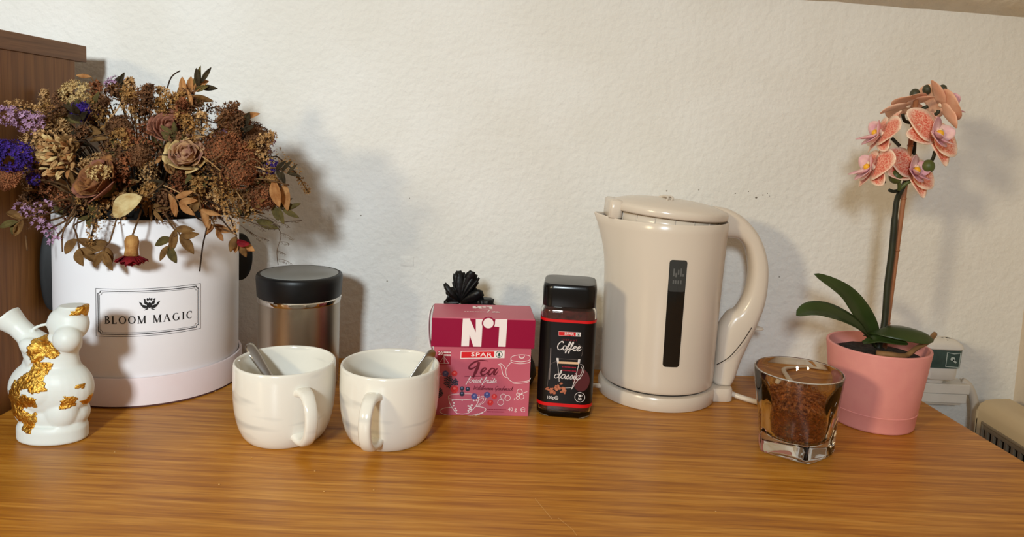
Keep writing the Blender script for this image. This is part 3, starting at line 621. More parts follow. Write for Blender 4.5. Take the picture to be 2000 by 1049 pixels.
P(MB().loft(rg), 'pouch_body', 'pouch_black', pc)
nk = at(899, 590, 88.4)
tips = [((868, 554), .45, 88), ((884, 551), .2, 88.8), ((888, 541), .35, 89), ((889, 534), .5, 88.2), ((896, 529), .7, 88.6), ((903, 532), .7, 89.2), ((911, 537), .4, 88.4), ((923, 530), .75, 88.0), ((930, 536), .5, 88.6), ((936, 543), .25, 87.8), ((934, 551), .25, 88.6),
        ((940, 571), .8, 87.6), ((944, 573), .7, 88.6), ((944, 580), .8, 88.0), ((938, 588), .9, 88.5), ((930, 562), .6, 89), ((874, 566), .8, 88.6), ((873, 580), .9, 88.2), ((867, 591), .5, 88.6), ((880, 570), .7, 87.8)]
for (px, py), w, Y in tips:
    tp = at(px, py, Y); g = []; d = tp-nk; sd = Vector((-d.z, 0, d.x)).normalized(); bend = Vector((0, random.uniform(-.6, .2), random.uniform(-.1, .35)))
    for k in range(8):
        t = k/7; ww = w*1.5*(.35+.75*math.sin(min(1, t*1.25)*math.pi*.62))*(1 if k < 7 else .55)
        c = nk+d*t+bend*math.sin(math.pi*t); g.append([c+sd*ww*x*.5+Vector((0, .12*abs(x)*2-.1+.06*math.sin(x*9), 0)) for x in (-1, -.5, 0, .5, 1)])
    P(MB().grid(g), 'frayed_strip', 'pouch_black', pc, solid=.05)
mat('clear_film', (236, 232, 226), 0.2)
fp = [at(846, 596, 84.6), at(840, 612, 84), at(838, 640, 83.6), at(840, 668, 83.4), at(846, 692, 83.2)]
lp = thing('plastic_strip', 'thin curled clear plastic strip at the side of the tea carton', 'plastic strip', fp[-1])
P(MB().grid([[p+Vector((-.10, -.35, 0)), p+Vector((0, 0, 0)), p+Vector((.05, .4, 0))] for p in cr(fp+[at(850, 720, 83.0), Vector((fp[0].x+.25, 83.2, 0.0))], 5)]), 'strip', 'clear_film', lp, solid=.05)

# ------------------------------------------------------------------ kettle
mat('kettle_white', (217, 205, 191), 0.22, spec=0.5, var=(214, 201, 186), vscale=4); mat('gauge_dark', (22, 23, 22), 0.1, spec=0.5); mat('gauge_grey', (58, 60, 60), 0.12, spec=0.5); mat('gauge_print', (96, 98, 97), 0.4); mat('gap_shadow', (46, 40, 36), 0.8); mat('gauge_glint', (200, 200, 195), 0.3)
KX, KY = 19.15, 89.45
kt = thing('kettle', 'cream white electric kettle with a dark water gauge and loop handle', 'kettle', (KX, KY, 1.8))
def kr(z): t = (z-2)/20; return 6.95+.55*t**1.6
def kring(r, z, sp):
    pts = []
    for k in range(96):
        a = 2*math.pi*k/96; da = math.atan2(math.sin(a-math.pi), math.cos(a-math.pi)); e = math.exp(-(da/.30)**2)
        pts.append((KX+(r+sp*e)*math.cos(a), KY+(r+sp*e)*math.sin(a), z+.35*e*(sp > .2)*sp/1.5))
    return pts
rg = [kring(6.6, 1.95, 0), kring(6.85, 2.05, 0), kring(6.95, 2.3, 0)]
for k in range(1, 21):
    z = 2.3+19.8*k/20; rg.append(kring(kr(z), z, 1.45*max(0, (z-15)/7.1)**2.2))
rg += [kring(kr(22.1)-.1, 22.22, 1.45), kring(kr(22.1)-.25, 22.15, 1.4), kring(kr(22)-.3, 21.6, 1.2), kring(kr(18)-.3, 18, .1), kring(6.6, 3, 0)]
P(MB().loft(rg), 'kettle_body', 'kettle_white', kt, angle=60)
def kf(u, v, off=.04):
    a = u/7.2; r = kr(v)+off; return (KX+r*math.sin(a), KY-r*math.cos(a), v)
gu0, gu1, gv0, gv1 = -.83, 1.17, 5.5, 18.2
def rpoly(x0, x1, y0, y1, r, n=5):
    return [(sx+r*math.cos(math.radians(a0+90*k/n)), sy+r*math.sin(math.radians(a0+90*k/n))) for sx, sy, a0 in ((x1-r, y0+r, -90), (x1-r, y1-r, 0), (x0+r, y1-r, 90), (x0+r, y0+r, 180)) for k in range(n+1)]
def gpatch(x0, x1, y0, y1, name, m, off, parent, r=.35):
    i = Ink(); pts = rpoly(x0, x1, y0, y1, r); ys = sorted(set(round(p[1], 5) for p in pts) | set(y0+(y1-y0)*k/14 for k in range(1, 14)))
    def hw(y):
        d = min(y-y0, y1-y); return 0 if d >= r else r-math.sqrt(max(0, r*r-(r-d)**2))
    for a, b_ in zip(ys, ys[1:]):
        for k in range(4):
            la, ra, lb, rb_ = x0+hw(a), x1-hw(a), x0+hw(b_), x1-hw(b_)
            i.poly([(la+(ra-la)*k/4, a), (la+(ra-la)*(k+1)/4, a), (lb+(rb_-lb)*(k+1)/4, b_), (lb+(rb_-lb)*k/4, b_)])
    return i.put(name, m, parent, lambda u, v: kf(u, v, off))
gpatch(gu0-.12, gu1+.12, gv0-.12, gv1+.12, 'gauge_rim', 'kettle_white', .03, kt, .42)
gg = gpatch(gu0, gu1, gv0, gv1, 'water_gauge', 'gauge_dark', .05, kt)
gpatch(gu0+.05, gu1-.02, 14.5, gv1-.04, 'gauge_scale', 'gauge_grey', .06, gg, .3)
i_ = Ink(); [i_.rect(x, y, x+.16, y+h) for x, y, h in ((-.35, 16.3, .9), (-.1, 16.2, .5), (.15, 16.5, .6), (.45, 16.3, .95), (.7, 16.3, .3), (-.35, 15.4, .45), (-.1, 15.4, .45), (.2, 15.4, .45), (.5, 15.4, .45))]; i_.put('scale_print', 'gauge_print', gg, lambda u, v: kf(u, v, .07))
# lid: tilted a little, raised at the spout
tilt = Matrix.Rotation(math.radians(3.8), 3, 'Y'); pv = Vector((KX+7.2, KY, 22.35))
def lidp(b):
    b.v = [pv+tilt @ (p-pv) for p in b.v]; return b
LX = KX+.1
prof = [(6.75, 22.25), (7.1, 22.28), (7.22, 22.45), (7.24, 22.95), (7.12, 23.2), (6.7, 23.42), (5.5, 23.75), (4, 23.98), (2, 24.1), (.05, 24.12)]
lid = P(lidp(MB().lathe([(6.4, 22.25)]+prof, (LX, KY, 0), 96)), 'lid', 'kettle_white', kt, angle=50)
P(lidp(MB().lathe([(6.2, 20.6), (6.45, 20.6), (6.5, 22.3), (6.2, 22.3)], (LX, KY, 0), 80)), 'lid_collar', 'kettle_white', lid)
for k in range(18):
    a = 2*math.pi*(k+.3)/18; c = Vector((LX+6.55*math.cos(a), KY+6.55*math.sin(a), 0)); P(lidp(MB().tube([(c.x, c.y, 20.7), (c.x, c.y, 22.3)], .07, 6)), 'collar_rib', 'kettle_white', lid)
# spout-side tab of the lid and the thumb ridges
P(lidp(MB().loft([rrect(w_, d_, .5, z, 5, LX-6.85, KY-.6) for w_, d_, z in ((1.5, 5.4, 21.3), (1.6, 5.6, 21.4), (1.6, 5.6, 23.25), (1.3, 5.2, 23.45))])), 'spout_tab', 'kettle_white', lid, angle=50)
for s_ in (0, 1):
    P(lidp(MB().tube(cr([(LX-.9+s_*.55, KY-2.6, 23.9), (LX-.5+s_*.55, KY-1.5, 24.25), (LX-.3+s_*.55, KY, 24.34), (LX-.5+s_*.55, KY+1.5, 24.25), (LX-.9+s_*.55, KY+2.6, 23.9)], 5), .16, 8)), 'thumb_ridge', 'kettle_white', lid)
# loop handle, lofted between its outer and inner outlines
pairs = [((1398, 404), (1396, 466)), ((1425, 409), (1421, 465)), ((1455, 426), (1443, 468)), ((1481, 456), (1458, 483)), ((1497, 495), (1465, 508)), ((1502, 536), (1466, 540)), ((1496, 590), (1458, 575)), ((1480, 636), (1441, 603)), ((1463, 673), (1424, 613)), ((1447, 708), (1405, 645)), ((1436, 738), (1398, 705)), ((1429, 749), (1391, 746))]
o_ = cr([at(*a, KY-.8) for a, b_ in pairs], 5); n_ = cr([at(*b_, KY-.8) for a, b_ in pairs], 5); rg = []
for i, (a, c) in enumerate(zip(o_, n_)):
    a = Vector((a.x, KY, a.z)); c = Vector((c.x, KY, c.z)); ctr = (a+c)/2; h = (a-c)/2; ring = []; t = i/(len(o_)-1); th = 1.65+.5*max(0, t-.6)
    for k in range(28):
        an = 2*math.pi*k/28; cs, sn = math.cos(an), math.sin(an); cs = math.copysign(abs(cs)**.72, cs); sn = math.copysign(abs(sn)**.72, sn)
        ring.append(ctr+h*cs+Vector((0, th*sn, 0)))
    rg.append(ring)
hd = P(MB().loft(rg), 'handle', 'kettle_white', kt)
sp_ = [at(x, y, 87.2) for x, y in ((1468, 640), (1450, 668), (1425, 697), (1400, 712))]
P(MB().tube(cr(sp_, 5), .05, 6), 'handle_seam', 'gap_shadow', hd)
q = at(1478, 641, KY+.6); P(MB().loft([rrect(.5, 1.6, .2, z, 3, 0, 0) for z in (-.5, .5)]) if False else MB().ball((q.x+.1, KY+.6, q.z), (.75, .9, .22), 12, 8), 'switch_lever', 'kettle_white', kt)
# power base
pb = thing('kettle_power_base', 'round white power base under the kettle with a white cord', 'power base', (KX, KY, 0))
P(MB().lathe([(.05, 0), (7.1, 0), (7.22, .12), (7.25, 1.35), (7.1, 1.68), (6.7, 1.76), (.05, 1.76)], (KX, KY, 0), 96), 'base_plate', 'kettle_white', pb, angle=50)
P(MB().loft([rrect(w, d, 1.0, z, 6, 25.55, KY-.3) for w, d, z in ((5.3, 4.9, 0), (5.5, 5.1, .1), (5.5, 5.1, 1.4), (5.3, 4.9, 1.66), (4.6, 4.2, 1.72))]), 'base_lug', 'kettle_white', pb, angle=50)
P(MB().lathe([(.05, 1.7), (6.5, 1.7), (6.5, 1.93), (.05, 1.93)], (KX, KY, 0), 64), 'connector_ring', 'gap_shadow', pb)
P(MB().tube(cr([(28.0, 88.4, .75), (29.2, 87.7, .45), (31.2, 86.2, .34), (33.4, 84.6, .34), (35.6, 84.6, .34), (36.8, 87.0, .34), (36.4, 90.5, .34), (37.5, 94.0, .34), (43, 95.4, .34), (50, 95.8, .36), (54.0, 96.0, .5), (56.0, 96.4, .2)], 6), .33, 10), 'power_cord', 'kettle_white', pb)
P(MB().tube(cr([(12.4, 88.4, .75), (11.3, 88.4, .8), (9.5, 89.2, .5), (8.5, 91.5, .34), (8.8, 94.5, .34)], 5), .3, 10), 'cord_tail', 'kettle_white', pb)

# ------------------------------------------------------------------ tumbler with brown sugar
clear_glass('clear_glass', 1.46); mat('sugar', (160, 78, 26), 0.5, var=(92, 34, 10), vscale=420); mat('sugar_grain', (232, 150, 84), 0.25, var=(120, 48, 14), vscale=240)
GX, GY = 30.75, 74.05
gl = thing('tumbler', 'clear five-sided glass tumbler holding brown sugar', 'glass', (GX, GY, 0))
def gring(Rp, Rc, mixf, z, n=120, soft=.08):
    pts = []
    for k in range(n):
        a = 2*math.pi*k/n; t = ((a+math.pi/2+math.radians(-1)) % (2*math.pi/5))-math.pi/5
        rp = Rp*math.cos(math.pi/5)/math.cos(t); e = Rp*(1-soft); rp = (rp**-9+e**-9*0.35)**(-1/9) if soft else rp
        r = rp*(1-mixf)+Rc*mixf; pts.append((GX+r*math.cos(a), GY+r*math.sin(a), z))
    return pts
def sm(t): t = max(0, min(1, t)); return t*t*(3-2*t)
rg = [gring(2.2, 2.0, .5, .22), gring(3.4, 3.2, .2, .12), gring(3.9, 3.6, 0, .04), gring(4.2, 3.7, 0, .1), gring(4.32, 3.8, 0, .35)]
for k in range(1, 17):
    z = .35+8.1*k/16; rg.append(gring(4.32+.3*z/8.5, 3.95+.5*z/8.45, sm((z-.6)/7.6), z))
rg += [gring(4, 4.43, 1, 8.56), gring(4, 4.36, 1, 8.6), gring(4, 4.27, 1, 8.56)]
def gin(z): return gring(3.3, 2.72+.40*(z/5)**1.2+.98*sm((z-4.0)/4.45), 1, z)
for k in range(16): rg.append(gin(8.45-6.5*k/15))
rg += [gring(3.6, 2.6, 1, 1.7), gring(3, 2.2, 1, 1.5), gring(1, .9, 1, 1.45)]
glo = P(MB().loft(rg), 'glass_body', 'clear_glass', gl, angle=50); glo.cycles.is_caustics_caster = True
sg = MB(); rings = []; rs = random.Random(5)
def sugar_r(z, k): p = gin(z)[k]; return Vector((p[0]-GX, p[1]-GY, 0))
def sug_top(x, y): return 5.0+.55*math.exp(-((x+.4)**2+(y-.6)**2)/5)-.30*max(0, x/3.4)+.16*noise.noise((x*.9, y*.9, 1))
for z, f in ((1.58, .45), (1.62, .80), (1.8, .93), (2.4, .955), (3.2, .96), (4.0, .96), (4.7, .96)):
    rings.append([Vector((GX, GY, 0))+sugar_r(max(z, 1.95), k)*f+Vector((0, 0, z)) for k in range(120)])
for f in (.955, .9, .75, .55, .35, .15):
    ring = []
    for k in range(120):
        p = sugar_r(5, k)*f; ring.append(Vector((GX+p.x, GY+p.y, sug_top(p.x, p.y)-(.25 if f > .95 else 0))))
    rings.append(ring)
sg.loft(rings); 
so = sg.build('brown_sugar', 'sugar', org=(GX, GY, 1.5)); so.cycles.is_caustics_receiver = True; bpy.data.objects['tabletop'].cycles.is_caustics_receiver = True; tag(so, 'brown sugar heaped inside the glass tumbler', 'sugar', kind='stuff')
gr = MB()
for k in range(5200):
    if k < 3000: a = rs.random()*6.283; f = math.sqrt(rs.random())*.95; p = sugar_r(5, int(a/6.2832*120) % 120)*f; c = Vector((GX+p.x, GY+p.y, sug_top(p.x, p.y)+.01))
    else: z = rs.uniform(1.75, 5.2); p = sugar_r(max(z, 1.95), rs.randrange(120))*.962; c = Vector((GX+p.x, GY+p.y, z))
    s_ = rs.uniform(.045, .085); R_ = Matrix.Rotation(rs.random()*3, 3, 'Z') @ Matrix.Rotation(rs.random()*3, 3, 'X')
    i = len(gr.v); gr.v += [c+R_ @ Vector(q)*s_ for q in ((1, 1, 1), (-1, -1, 1), (-1, 1, -1), (1, -1, -1))]; gr.f += [(i, i+1, i+3), (i, i+2, i+1), (i, i+3, i+2), (i+1, i+2, i+3)]
go = _part(gr, 'sugar_grains', 'sugar_grain', so, Vector((GX, GY, 1.5)), dict(smooth=False)); go['kind'] = 'stuff'

# ------------------------------------------------------------------ flower pot and orchid
mat('pot_pink', (228, 154, 148), 0.5, spec=0.35, var=(224, 148, 144), vscale=60, bump=0.08, bscale=300); mat('soil', (20, 14, 12), 0.9, var=(38, 26, 20), vscale=200, bump=1, bscale=200, bdist=.004)
OX, OY = 43.4, 82.9
pt = thing('flower_pot', 'pink plastic flower pot with a stepped foot holding the orchid', 'flower pot', (OX, OY, 0))
P(MB().lathe([(.05, 0), (4.3, 0), (4.46, .1), (4.52, .3), (4.66, 1.85), (4.72, 1.93), (4.66, 2.0), (4.7, 2.1), (5.6, 9.1), (5.58, 9.22), (5.48, 9.28), (5.3, 9.24), (5.24, 9.1), (4.95, 6.8), (4.5, 3), (.05, 2.8)], (OX, OY, 0), 96), 'pot_body', 'pot_pink', pt, angle=50)
b = MB(); rg = []
for j in range(8):
    r = 4.98*(1-j/8); rg.append([(OX+r*math.cos(2*math.pi*k/60), OY+r*math.sin(2*math.pi*k/60), 7.95+.5*noise.noise((r*math.cos(2*math.pi*k/60)*.8, r*math.sin(2*math.pi*k/60)*.8, 4))*(j > 0)+.1*j) for k in range(60)])
b.loft(rg, (False, True)); tag(b.build('potting_soil', 'soil', org=(OX, OY, 6.8)), 'black potting soil inside the pink flower pot', 'soil', kind='stuff')
mat('bamboo', (168, 112, 78), 0.5, var=(150, 96, 62), vscale=40); mat('orchid_stem', (46, 50, 32), 0.5, var=(34, 36, 24), vscale=60); mat('orchid_leaf', (40, 54, 22), 0.34, spec=0.45, var=(52, 68, 30), vscale=14); mat('orchid_leaf_back', (58, 66, 38), 0.5)
mat('bud_green', (96, 104, 52), 0.45, var=(80, 92, 46), vscale=50); mat('bud_dark', (62, 62, 44), 0.5); mat('root_tan', (150, 112, 72), 0.7, var=(116, 84, 50), vscale=60)
s0, s1 = at(1731, 650, 84.2), at(1790, 190, 83.0); s0 = s0+(s0-s1)*.10
st = thing('bamboo_stake', 'thin brown bamboo stake holding up the orchid', 'plant stake', s0)
P(MB().tube([s0+(s1-s0)*k/12 for k in range(13)], .27, 10), 'cane', 'bamboo', st)
for t in (.13, .42, .62, .82): P(MB().tube([s0+(s1-s0)*(t-.003), s0+(s1-s0)*(t+.003)], .33, 10), 'cane_node', 'bamboo', st)
orc = thing('orchid', 'artificial orchid with speckled coral flowers in the pink pot', 'orchid', (OX, OY, 7.4))
path = cr([Vector((43.2, 83.2, 6.8)), at(1726, 640, 83.6), at(1733, 560, 83.6), at(1742, 490, 83.5), at(1748, 420, 83.4), at(1752, 390, 83.3), at(1762, 368, 82.9), at(1776, 340, 83.4), at(1785, 300, 83.8), at(1788, 250, 83.8), at(1796, 218, 83.6), at(1812, 208, 83.4)], 5)
P(MB().tube(path, [.36]*20+[.30]*15+[.2]*(len(path)-35), 10), 'flower_spike', 'orchid_stem', orc)
P(MB().tube(cr([at(1754, 372, 82.6), at(1772, 357, 82.3), at(1795, 345, 82.2), at(1812, 330, 82.2)], 5), .22, 8), 'bud_branch', 'bud_green', orc)
P(MB().tube(cr([at(1756, 372, 82.6), at(1756, 360, 82.3), at(1751, 348, 82.2)], 4), .2, 8), 'bud_branch', 'bud_green', orc)
for px, py, Y, r, m in ((1749, 345, 82, .78, 'bud_green'), (1790, 333, 82, .46, 'bud_green'), (1813, 325, 82, .74, 'bud_green'), (1787, 184, 84.5, .6, 'bud_dark'), (1811, 175, 84.5, .55, 'bud_dark'), (1841, 174, 84.8, .5, 'bud_dark')):
    q = at(px, py, Y); P(MB().ball(q, (r*.92, r*.92, r*1.05), 14, 10), 'bud', m, orc)
for pts in (((1757, 372), (1745, 374), (1736, 371)), ((1728, 357), (1722, 350), (1716, 338)), ((1757, 285), (1748, 276), (1742, 270)), ((1826, 295), (1822, 310), (1812, 322)), ((1763, 222), (1767, 236), (1780, 240)), ((1833, 215), (1830, 222), (1812, 228), (1792, 240))):
    P(MB().tube(cr([at(x, y, 83.0) for x, y in pts], 4), .2, 8), 'pedicel', 'orchid_stem', orc)
P(MB().tube(cr([at(1712, 690, 80), at(1740, 693, 79.2), at(1768, 695, 79.2), at(1790, 680, 80), at(1812, 668, 81), at(1826, 652, 82)], 5), [.34]*10+[.28]*16, 8), 'aerial_root', 'root_tan', orc)
P(MB().tube(cr([at(1752, 668, 83), at(1760, 658, 83.5), at(1768, 652, 84)], 4), .15, 8), 'aerial_root', 'orchid_stem', orc)
def blade(pts, hw, nrm, name, m, parent, fold=.18, n=18, mat2=None, solid=.07, tipp=1.0, cross=9, ex=.7):
    c = cr(pts, max(2, n//(len(pts)-1))); g = []; nrm = Vector(nrm); M_ = len(c)
    for i, p in enumerate(c):
        t = i/(M_-1); tg = (c[min(i+1, M_-1)]-c[max(i-1, 0)]).normalized(); sd = tg.cross(nrm).normalized(); up = sd.cross(tg)
        w = hw*(math.sin(math.pi*min(1, max(0, t))**tipp)**ex)*(1 if t < .999 else 0) + .02
        if t < .12 and ex < .8: w = max(w, hw*.35)
        g.append([p+sd*w*x+up*fold*abs(x)**1.3*w for x in [-1+2*k/(cross-1) for k in range(cross)]])
    o = P(MB().grid(g), name, m, parent, solid=solid)
    return o
blade([at(1712, 672, 83.5), at(1690, 625, 83.2), at(1650, 572, 82.6), at(1590, 535, 82)], 1.1, (-.35, -.75, .6), 'leaf', 'orchid_leaf', orc, .35, tipp=.85)
blade([at(1705, 676, 82), at(1680, 645, 81), at(1630, 618, 80.2), at(1585, 608, 80), at(1555, 616, 80)], 1.6, (.12, -.40, .92), 'leaf', 'orchid_leaf', orc, .35, tipp=.9)
blade([at(1690, 652, 82), at(1725, 641, 80.6), at(1770, 643, 80), at(1808, 652, 80), at(1824, 664, 80)], 1.7, (.25, -.30, .92), 'leaf', 'orchid_leaf', orc, -.35, tipp=1.05)
blade([at(1685, 670, 80.6), at(1715, 662, 80), at(1745, 666, 79.6), at(1774, 672, 79.5)], .75, (.05, -.5, .85), 'leaf', 'orchid_leaf', orc, .25)
# speckled petals: colour runs from coral centre to pale rim through the 'rim' attribute
def petal_mat(name, a, b_, rim):
    m = mat(name, a, .45, spec=.3); nt = m.node_tree; L = nt.links.new; tc_ = nt.nodes['Texture Coordinate']
    v = nt.nodes.new('ShaderNodeTexNoise'); v.inputs['Scale'].default_value = 620; v.inputs['Detail'].default_value = 3; L(tc_.outputs['Object'], v.inputs['Vector'])
    r = nt.nodes.new('ShaderNodeValToRGB'); r.color_ramp.elements[0].position = .44; r.color_ramp.elements[1].position = .58; r.color_ramp.elements[0].color = lin(a); r.color_ramp.elements[1].color = lin(b_); L(v.outputs['Fac'], r.inputs[0])
    at_ = nt.nodes.new('ShaderNodeAttribute'); at_.attribute_name = 'rim'; r2 = nt.nodes.new('ShaderNodeValToRGB'); r2.color_ramp.elements[0].position = .42; r2.color_ramp.elements[1].position = .95; L(at_.outputs['Fac'], r2.inputs[0])
    mx = nt.nodes.new('ShaderNodeMix'); mx.data_type = 'RGBA'; L(r2.outputs[0], mx.inputs[0]); L(r.outputs[0], mx.inputs[6]); mx.inputs[7].default_value = lin(rim); L(mx.outputs[2], nt.nodes['Principled BSDF'].inputs['Base Color'])
petal_mat('petal_coral', (224, 104, 84), (246, 186, 160), (250, 226, 204)); mat('petal_back', (240, 196, 168), .5, var=(230, 172, 142), vscale=60)
mat('lip_pink', (218, 160, 176), .45, var=(236, 196, 192), vscale=90); mat('lip_yellow', (238, 176, 40), .5); mat('lip_cream', (240, 214, 190), .5)
def patch(parent, name, c, U, V, N, ang, l, w, cup, back, m, m2=None, shape=.8, base=.12, nl=11, nw=7):
    """a petal patch leaving the centre at angle ang in the flower's plane"""
    d = U*math.cos(ang)+V*math.sin(ang); s_ = -U*math.sin(ang)+V*math.cos(ang); g = []; rim = []
    for i in range(nl):
        t = math.sin(i/(nl-1)*math.pi/2); ww = w*.5*(math.sin(math.pi*min(1, .10+.90*t)**shape)**.5 if t < .999 else .10)
        row = []
        for k in range(nw):
            x = -1+2*k/(nw-1); row.append(c+d*(base+l*t)+s_*ww*x+N*(cup*x*x*ww/w-back*t*t+.04*math.sin(7*t+3*x))); rim.append(max(abs(x)**2, t**3))
        g.append(row)
    o = P(MB().grid(g), name, m, parent, solid=.045)
    if m2: o.data.materials.append(MATS[m2]); o.modifiers['solid'].material_offset = 1
    a = o.data.attributes.new('rim', 'FLOAT', 'POINT'); a.data.foreach_set('value', rim); return o
def orchid_flower(px, py, Y, face, up, s=1.0, lip=True):
    c = at(px, py, Y); N = Vector(face).normalized(); V = (Vector(up)-N*N.dot(Vector(up))).normalized(); U = V.cross(N)
    f = P(MB().ball(c, (.28*s, .28*s, .28*s), 10, 8), 'flower', 'lip_cream', orc); R_ = math.radians
    for a in (90, 215, 325): patch(f, 'sepal', c-N*.1, U, V, N, R_(a), 2.9*s, 2.0*s, .35, .35, 'petal_back', 'petal_coral', .85)
    for a in (12, 168): patch(f, 'petal', c+N*.05, U, V, N, R_(a), 3.1*s, 3.5*s, .5, .25, 'petal_back', 'petal_coral', .75)
    if lip:
        l_ = P(MB().ball(c+N*.75*s-V*.25*s, (.34*s, .34*s, .34*s), 10, 8), 'lip', 'lip_yellow', f)
        for a, l, w, bk in ((270, 1.8, 1.9, -.9), (35, 1.3, 1.6, -1.0), (145, 1.3, 1.6, -1.0), (245, 1.6, .9, -1.6), (295, 1.6, .9, -1.6)):
            patch(l_, 'lip_lobe', c+N*.45*s-V*.1*s, U, V, N, R_(a), l*s, w*s, .5, bk, 'lip_pink', None, .8, .05, 7, 5)
        P(MB().tube(cr([c, c+N*.5*s+V*.2*s, c+N*.85*s+V*.1*s], 3), .2*s, 8), 'column', 'lip_cream', f)
orchid_flower(1724, 262, 82.4, (-.86, .10, .42), (.5, 0, .9), 1.08)
orchid_flower(1708, 328, 81.4, (-.86, .02, .36), (.45, .1, .9), 1.1)
orchid_flower(1774, 206, 84.4, (-.12, .40, .90), (-.8, .3, .3), 1.05, False)
orchid_flower(1838, 205, 83.2, (.88, .02, .46), (-.45, -.3, .8), 1.1)
orchid_flower(1822, 264, 80.6, (.36, -.80, .42), (.62, 0, 1), 1.22)
orchid_flower(1780, 334, 82.4, (.32, -.82, .42), (.55, 0, 1), 1.1)

# ------------------------------------------------------------------ socket, plug-in and cable by the corner
mat('plastic_white', (226, 222, 214), .4, var=(220, 214, 204), vscale=30); mat('panel_green', (58, 84, 80), .3, var=(44, 66, 64), vscale=60); mat('panel_pale', (186, 200, 194), .4); mat('cable_white', (206, 196, 182), .45); mat('vent_dark', (40, 46, 44), .5)
ws = thing('socket_box', 'white plastic socket box on the wall below the plug-in freshener', 'socket', (58.5, 97.2, -1.5))
P(MB().box(54.6, 62.1, 94.2, 97.25, -.28, 1.05), 'box_top', 'plastic_white', ws, smooth=False, bevel=.12)
P(MB().box(54.7, 61.9, 94.35, 97.25, -1.6, -.33), 'box_bottom', 'plastic_white', ws, smooth=False, bevel=.12)
P(MB().box(54.9, 61.2, 94.6, 97.25, -1.9, -1.6), 'box_seam', 'cable_white', ws, smooth=False)
fx, fy = 57.8, 94.9
fs = thing('plug_in_freshener', 'white plug-in unit with a green front panel on the wall socket', 'plug-in', (fx, fy, 1.1))
P(MB().loft([rrect(w, d, .8, z, 6, fx-.4, fy+.4) for w, d, z in ((2.6, 2.0, 1.1), (2.7, 2.1, 1.3), (2.7, 2.1, 1.75))]), 'plug_neck', 'plastic_white', fs, angle=40)
P(MB().loft([rrect(w, d, .9, z, 6, fx, fy+.3) for w, d, z in ((4.0, 3.0, 1.75), (4.3, 3.3, 1.95), (4.4, 3.4, 3.35), (4.2, 3.2, 3.45))]), 'unit_foot', 'plastic_white', fs, angle=40)
P(MB().loft([rrect(w, d, 1.0, z, 6, fx, fy+.3) for w, d, z in ((4.4, 3.4, 3.4), (4.9, 3.8, 3.5), (5.1, 3.9, 5.9), (5.0, 3.8, 6.0))]), 'front_panel', 'panel_green', fs, angle=40)
P(MB().loft([rrect(w, d, 1.1, z, 6, fx, fy+.3) for w, d, z in ((5.2, 4.0, 5.95), (5.4, 4.2, 6.1), (5.2, 4.0, 6.5), (4.2, 3.0, 6.95), (2.5, 1.6, 7.1))]), 'unit_cap', 'plastic_white', fs, angle=40)
i_ = Ink(); i_.line([(.35, 3.75), (2.1, 3.7), (2.15, 5.6), (1.3, 5.5), (.4, 5.65)], .12, True); i_.disc(1.2, 4.8, .32, .26); i_.poly([(1.3, 4.8), (1.75, 4.4), (1.6, 4.2), (1.15, 4.6)])
i_.put('panel_picture', 'panel_pale', fs, lambda u, v: (fx+u-.25, fy-1.67, v))
P(MB().tube([(fx+.5, fy-.7, 6.78), (fx+1.6, fy-.5, 6.78)], [.32, .12], 8), 'cap_vent', 'vent_dark', fs)
cbp = cr([at(1878, 744, 95.5), at(1890, 752, 95.2), at(1899, 770, 95), at(1904, 795, 95), at(1903, 830, 95.3), at(1898, 880, 96)], 6)
cbt = thing('heater_cable', 'thick off-white cable curving down from the socket box behind the heater', 'cable', cbp[-1])
P(MB().tube(cbp, .52, 12), 'cable', 'cable_white', cbt)

# ------------------------------------------------------------------ heater
mat('heater_cream', (196, 178, 146), .45, var=(190, 170, 138), vscale=10); mat('heater_taupe', (126, 112, 94), .5); mat('slot_dark', (14, 12, 11), .9)
h0, h1, hz0, hz1, hx0, hx1 = 40, 92.6, -66, -.1, 62.0, 66.5
ht = thing('panel_heater', 'cream panel heater with a slotted grille standing past the desk', 'heater', ((hx0+hx1)/2, 66, FLOOR))
# shell built round the grille opening
sec = lambda y, i: [(hx0+.05+i, y, hz0), (hx0+i, y, -8.2), (hx0+.05+i, y, -8.0)]
P(MB().box(hx0+.9, hx1, h0, h1, hz0, -1.2), 'heater_core', 'slot_dark', ht, smooth=False)
P(MB().box(hx0, hx0+.9, h0, h1, hz0, -11.0), 'front_panel', 'heater_cream', ht, smooth=False, bevel=.1)
b = MB(); rg = []
for y in [h1+.02, h1-.3] + [h1-1-k*4 for k in range(12)]:
    ins = .5 if y > h1 else 0
    rg.append([(hx0+ins, y, -2.6-ins), (hx0+.02+ins, y, -1.5-ins*.5), (hx0+.35+ins, y, -.7-ins*.5), (hx0+1.1, y, -.2-ins), (hx0+2.2, y, -.02-ins), (hx1-.4, y, .1-ins), (hx1, y, -.4-ins), (hx1, y, -2.6), (hx0+.9, y, -2.6)])
P(b.loft(rg), 'top_cover', 'heater_cream', ht, angle=40)
P(MB().loft([rrect(4.5, .9, .3, z, 4, (hx0+hx1)/2, h1-.42) for z in (hz0, -1.6)]), 'end_cover', 'heater_cream', ht)
P(MB().box(hx0-.0, hx0+.9, 91.0, h1-.3, -11.0, -2.5), 'end_frame', 'heater_cream', ht, smooth=False, bevel=.12)
P(MB().box(hx0-.12, hx0+.3, h0, 91.1, -2.95, -2.62), 'grille_rim', 'heater_taupe', ht, smooth=False, bevel=.08)
P(MB().box(hx0-.12, hx0+.3, 90.8, 91.1, -11, -2.7), 'grille_rim', 'heater_taupe', ht, smooth=False, bevel=.08)
P(MB().box(hx0+.05, hx0+.4, h0, 90.8, -3.55, -2.95), 'grille_bar', 'heater_taupe', ht, smooth=False)
y = 90.4
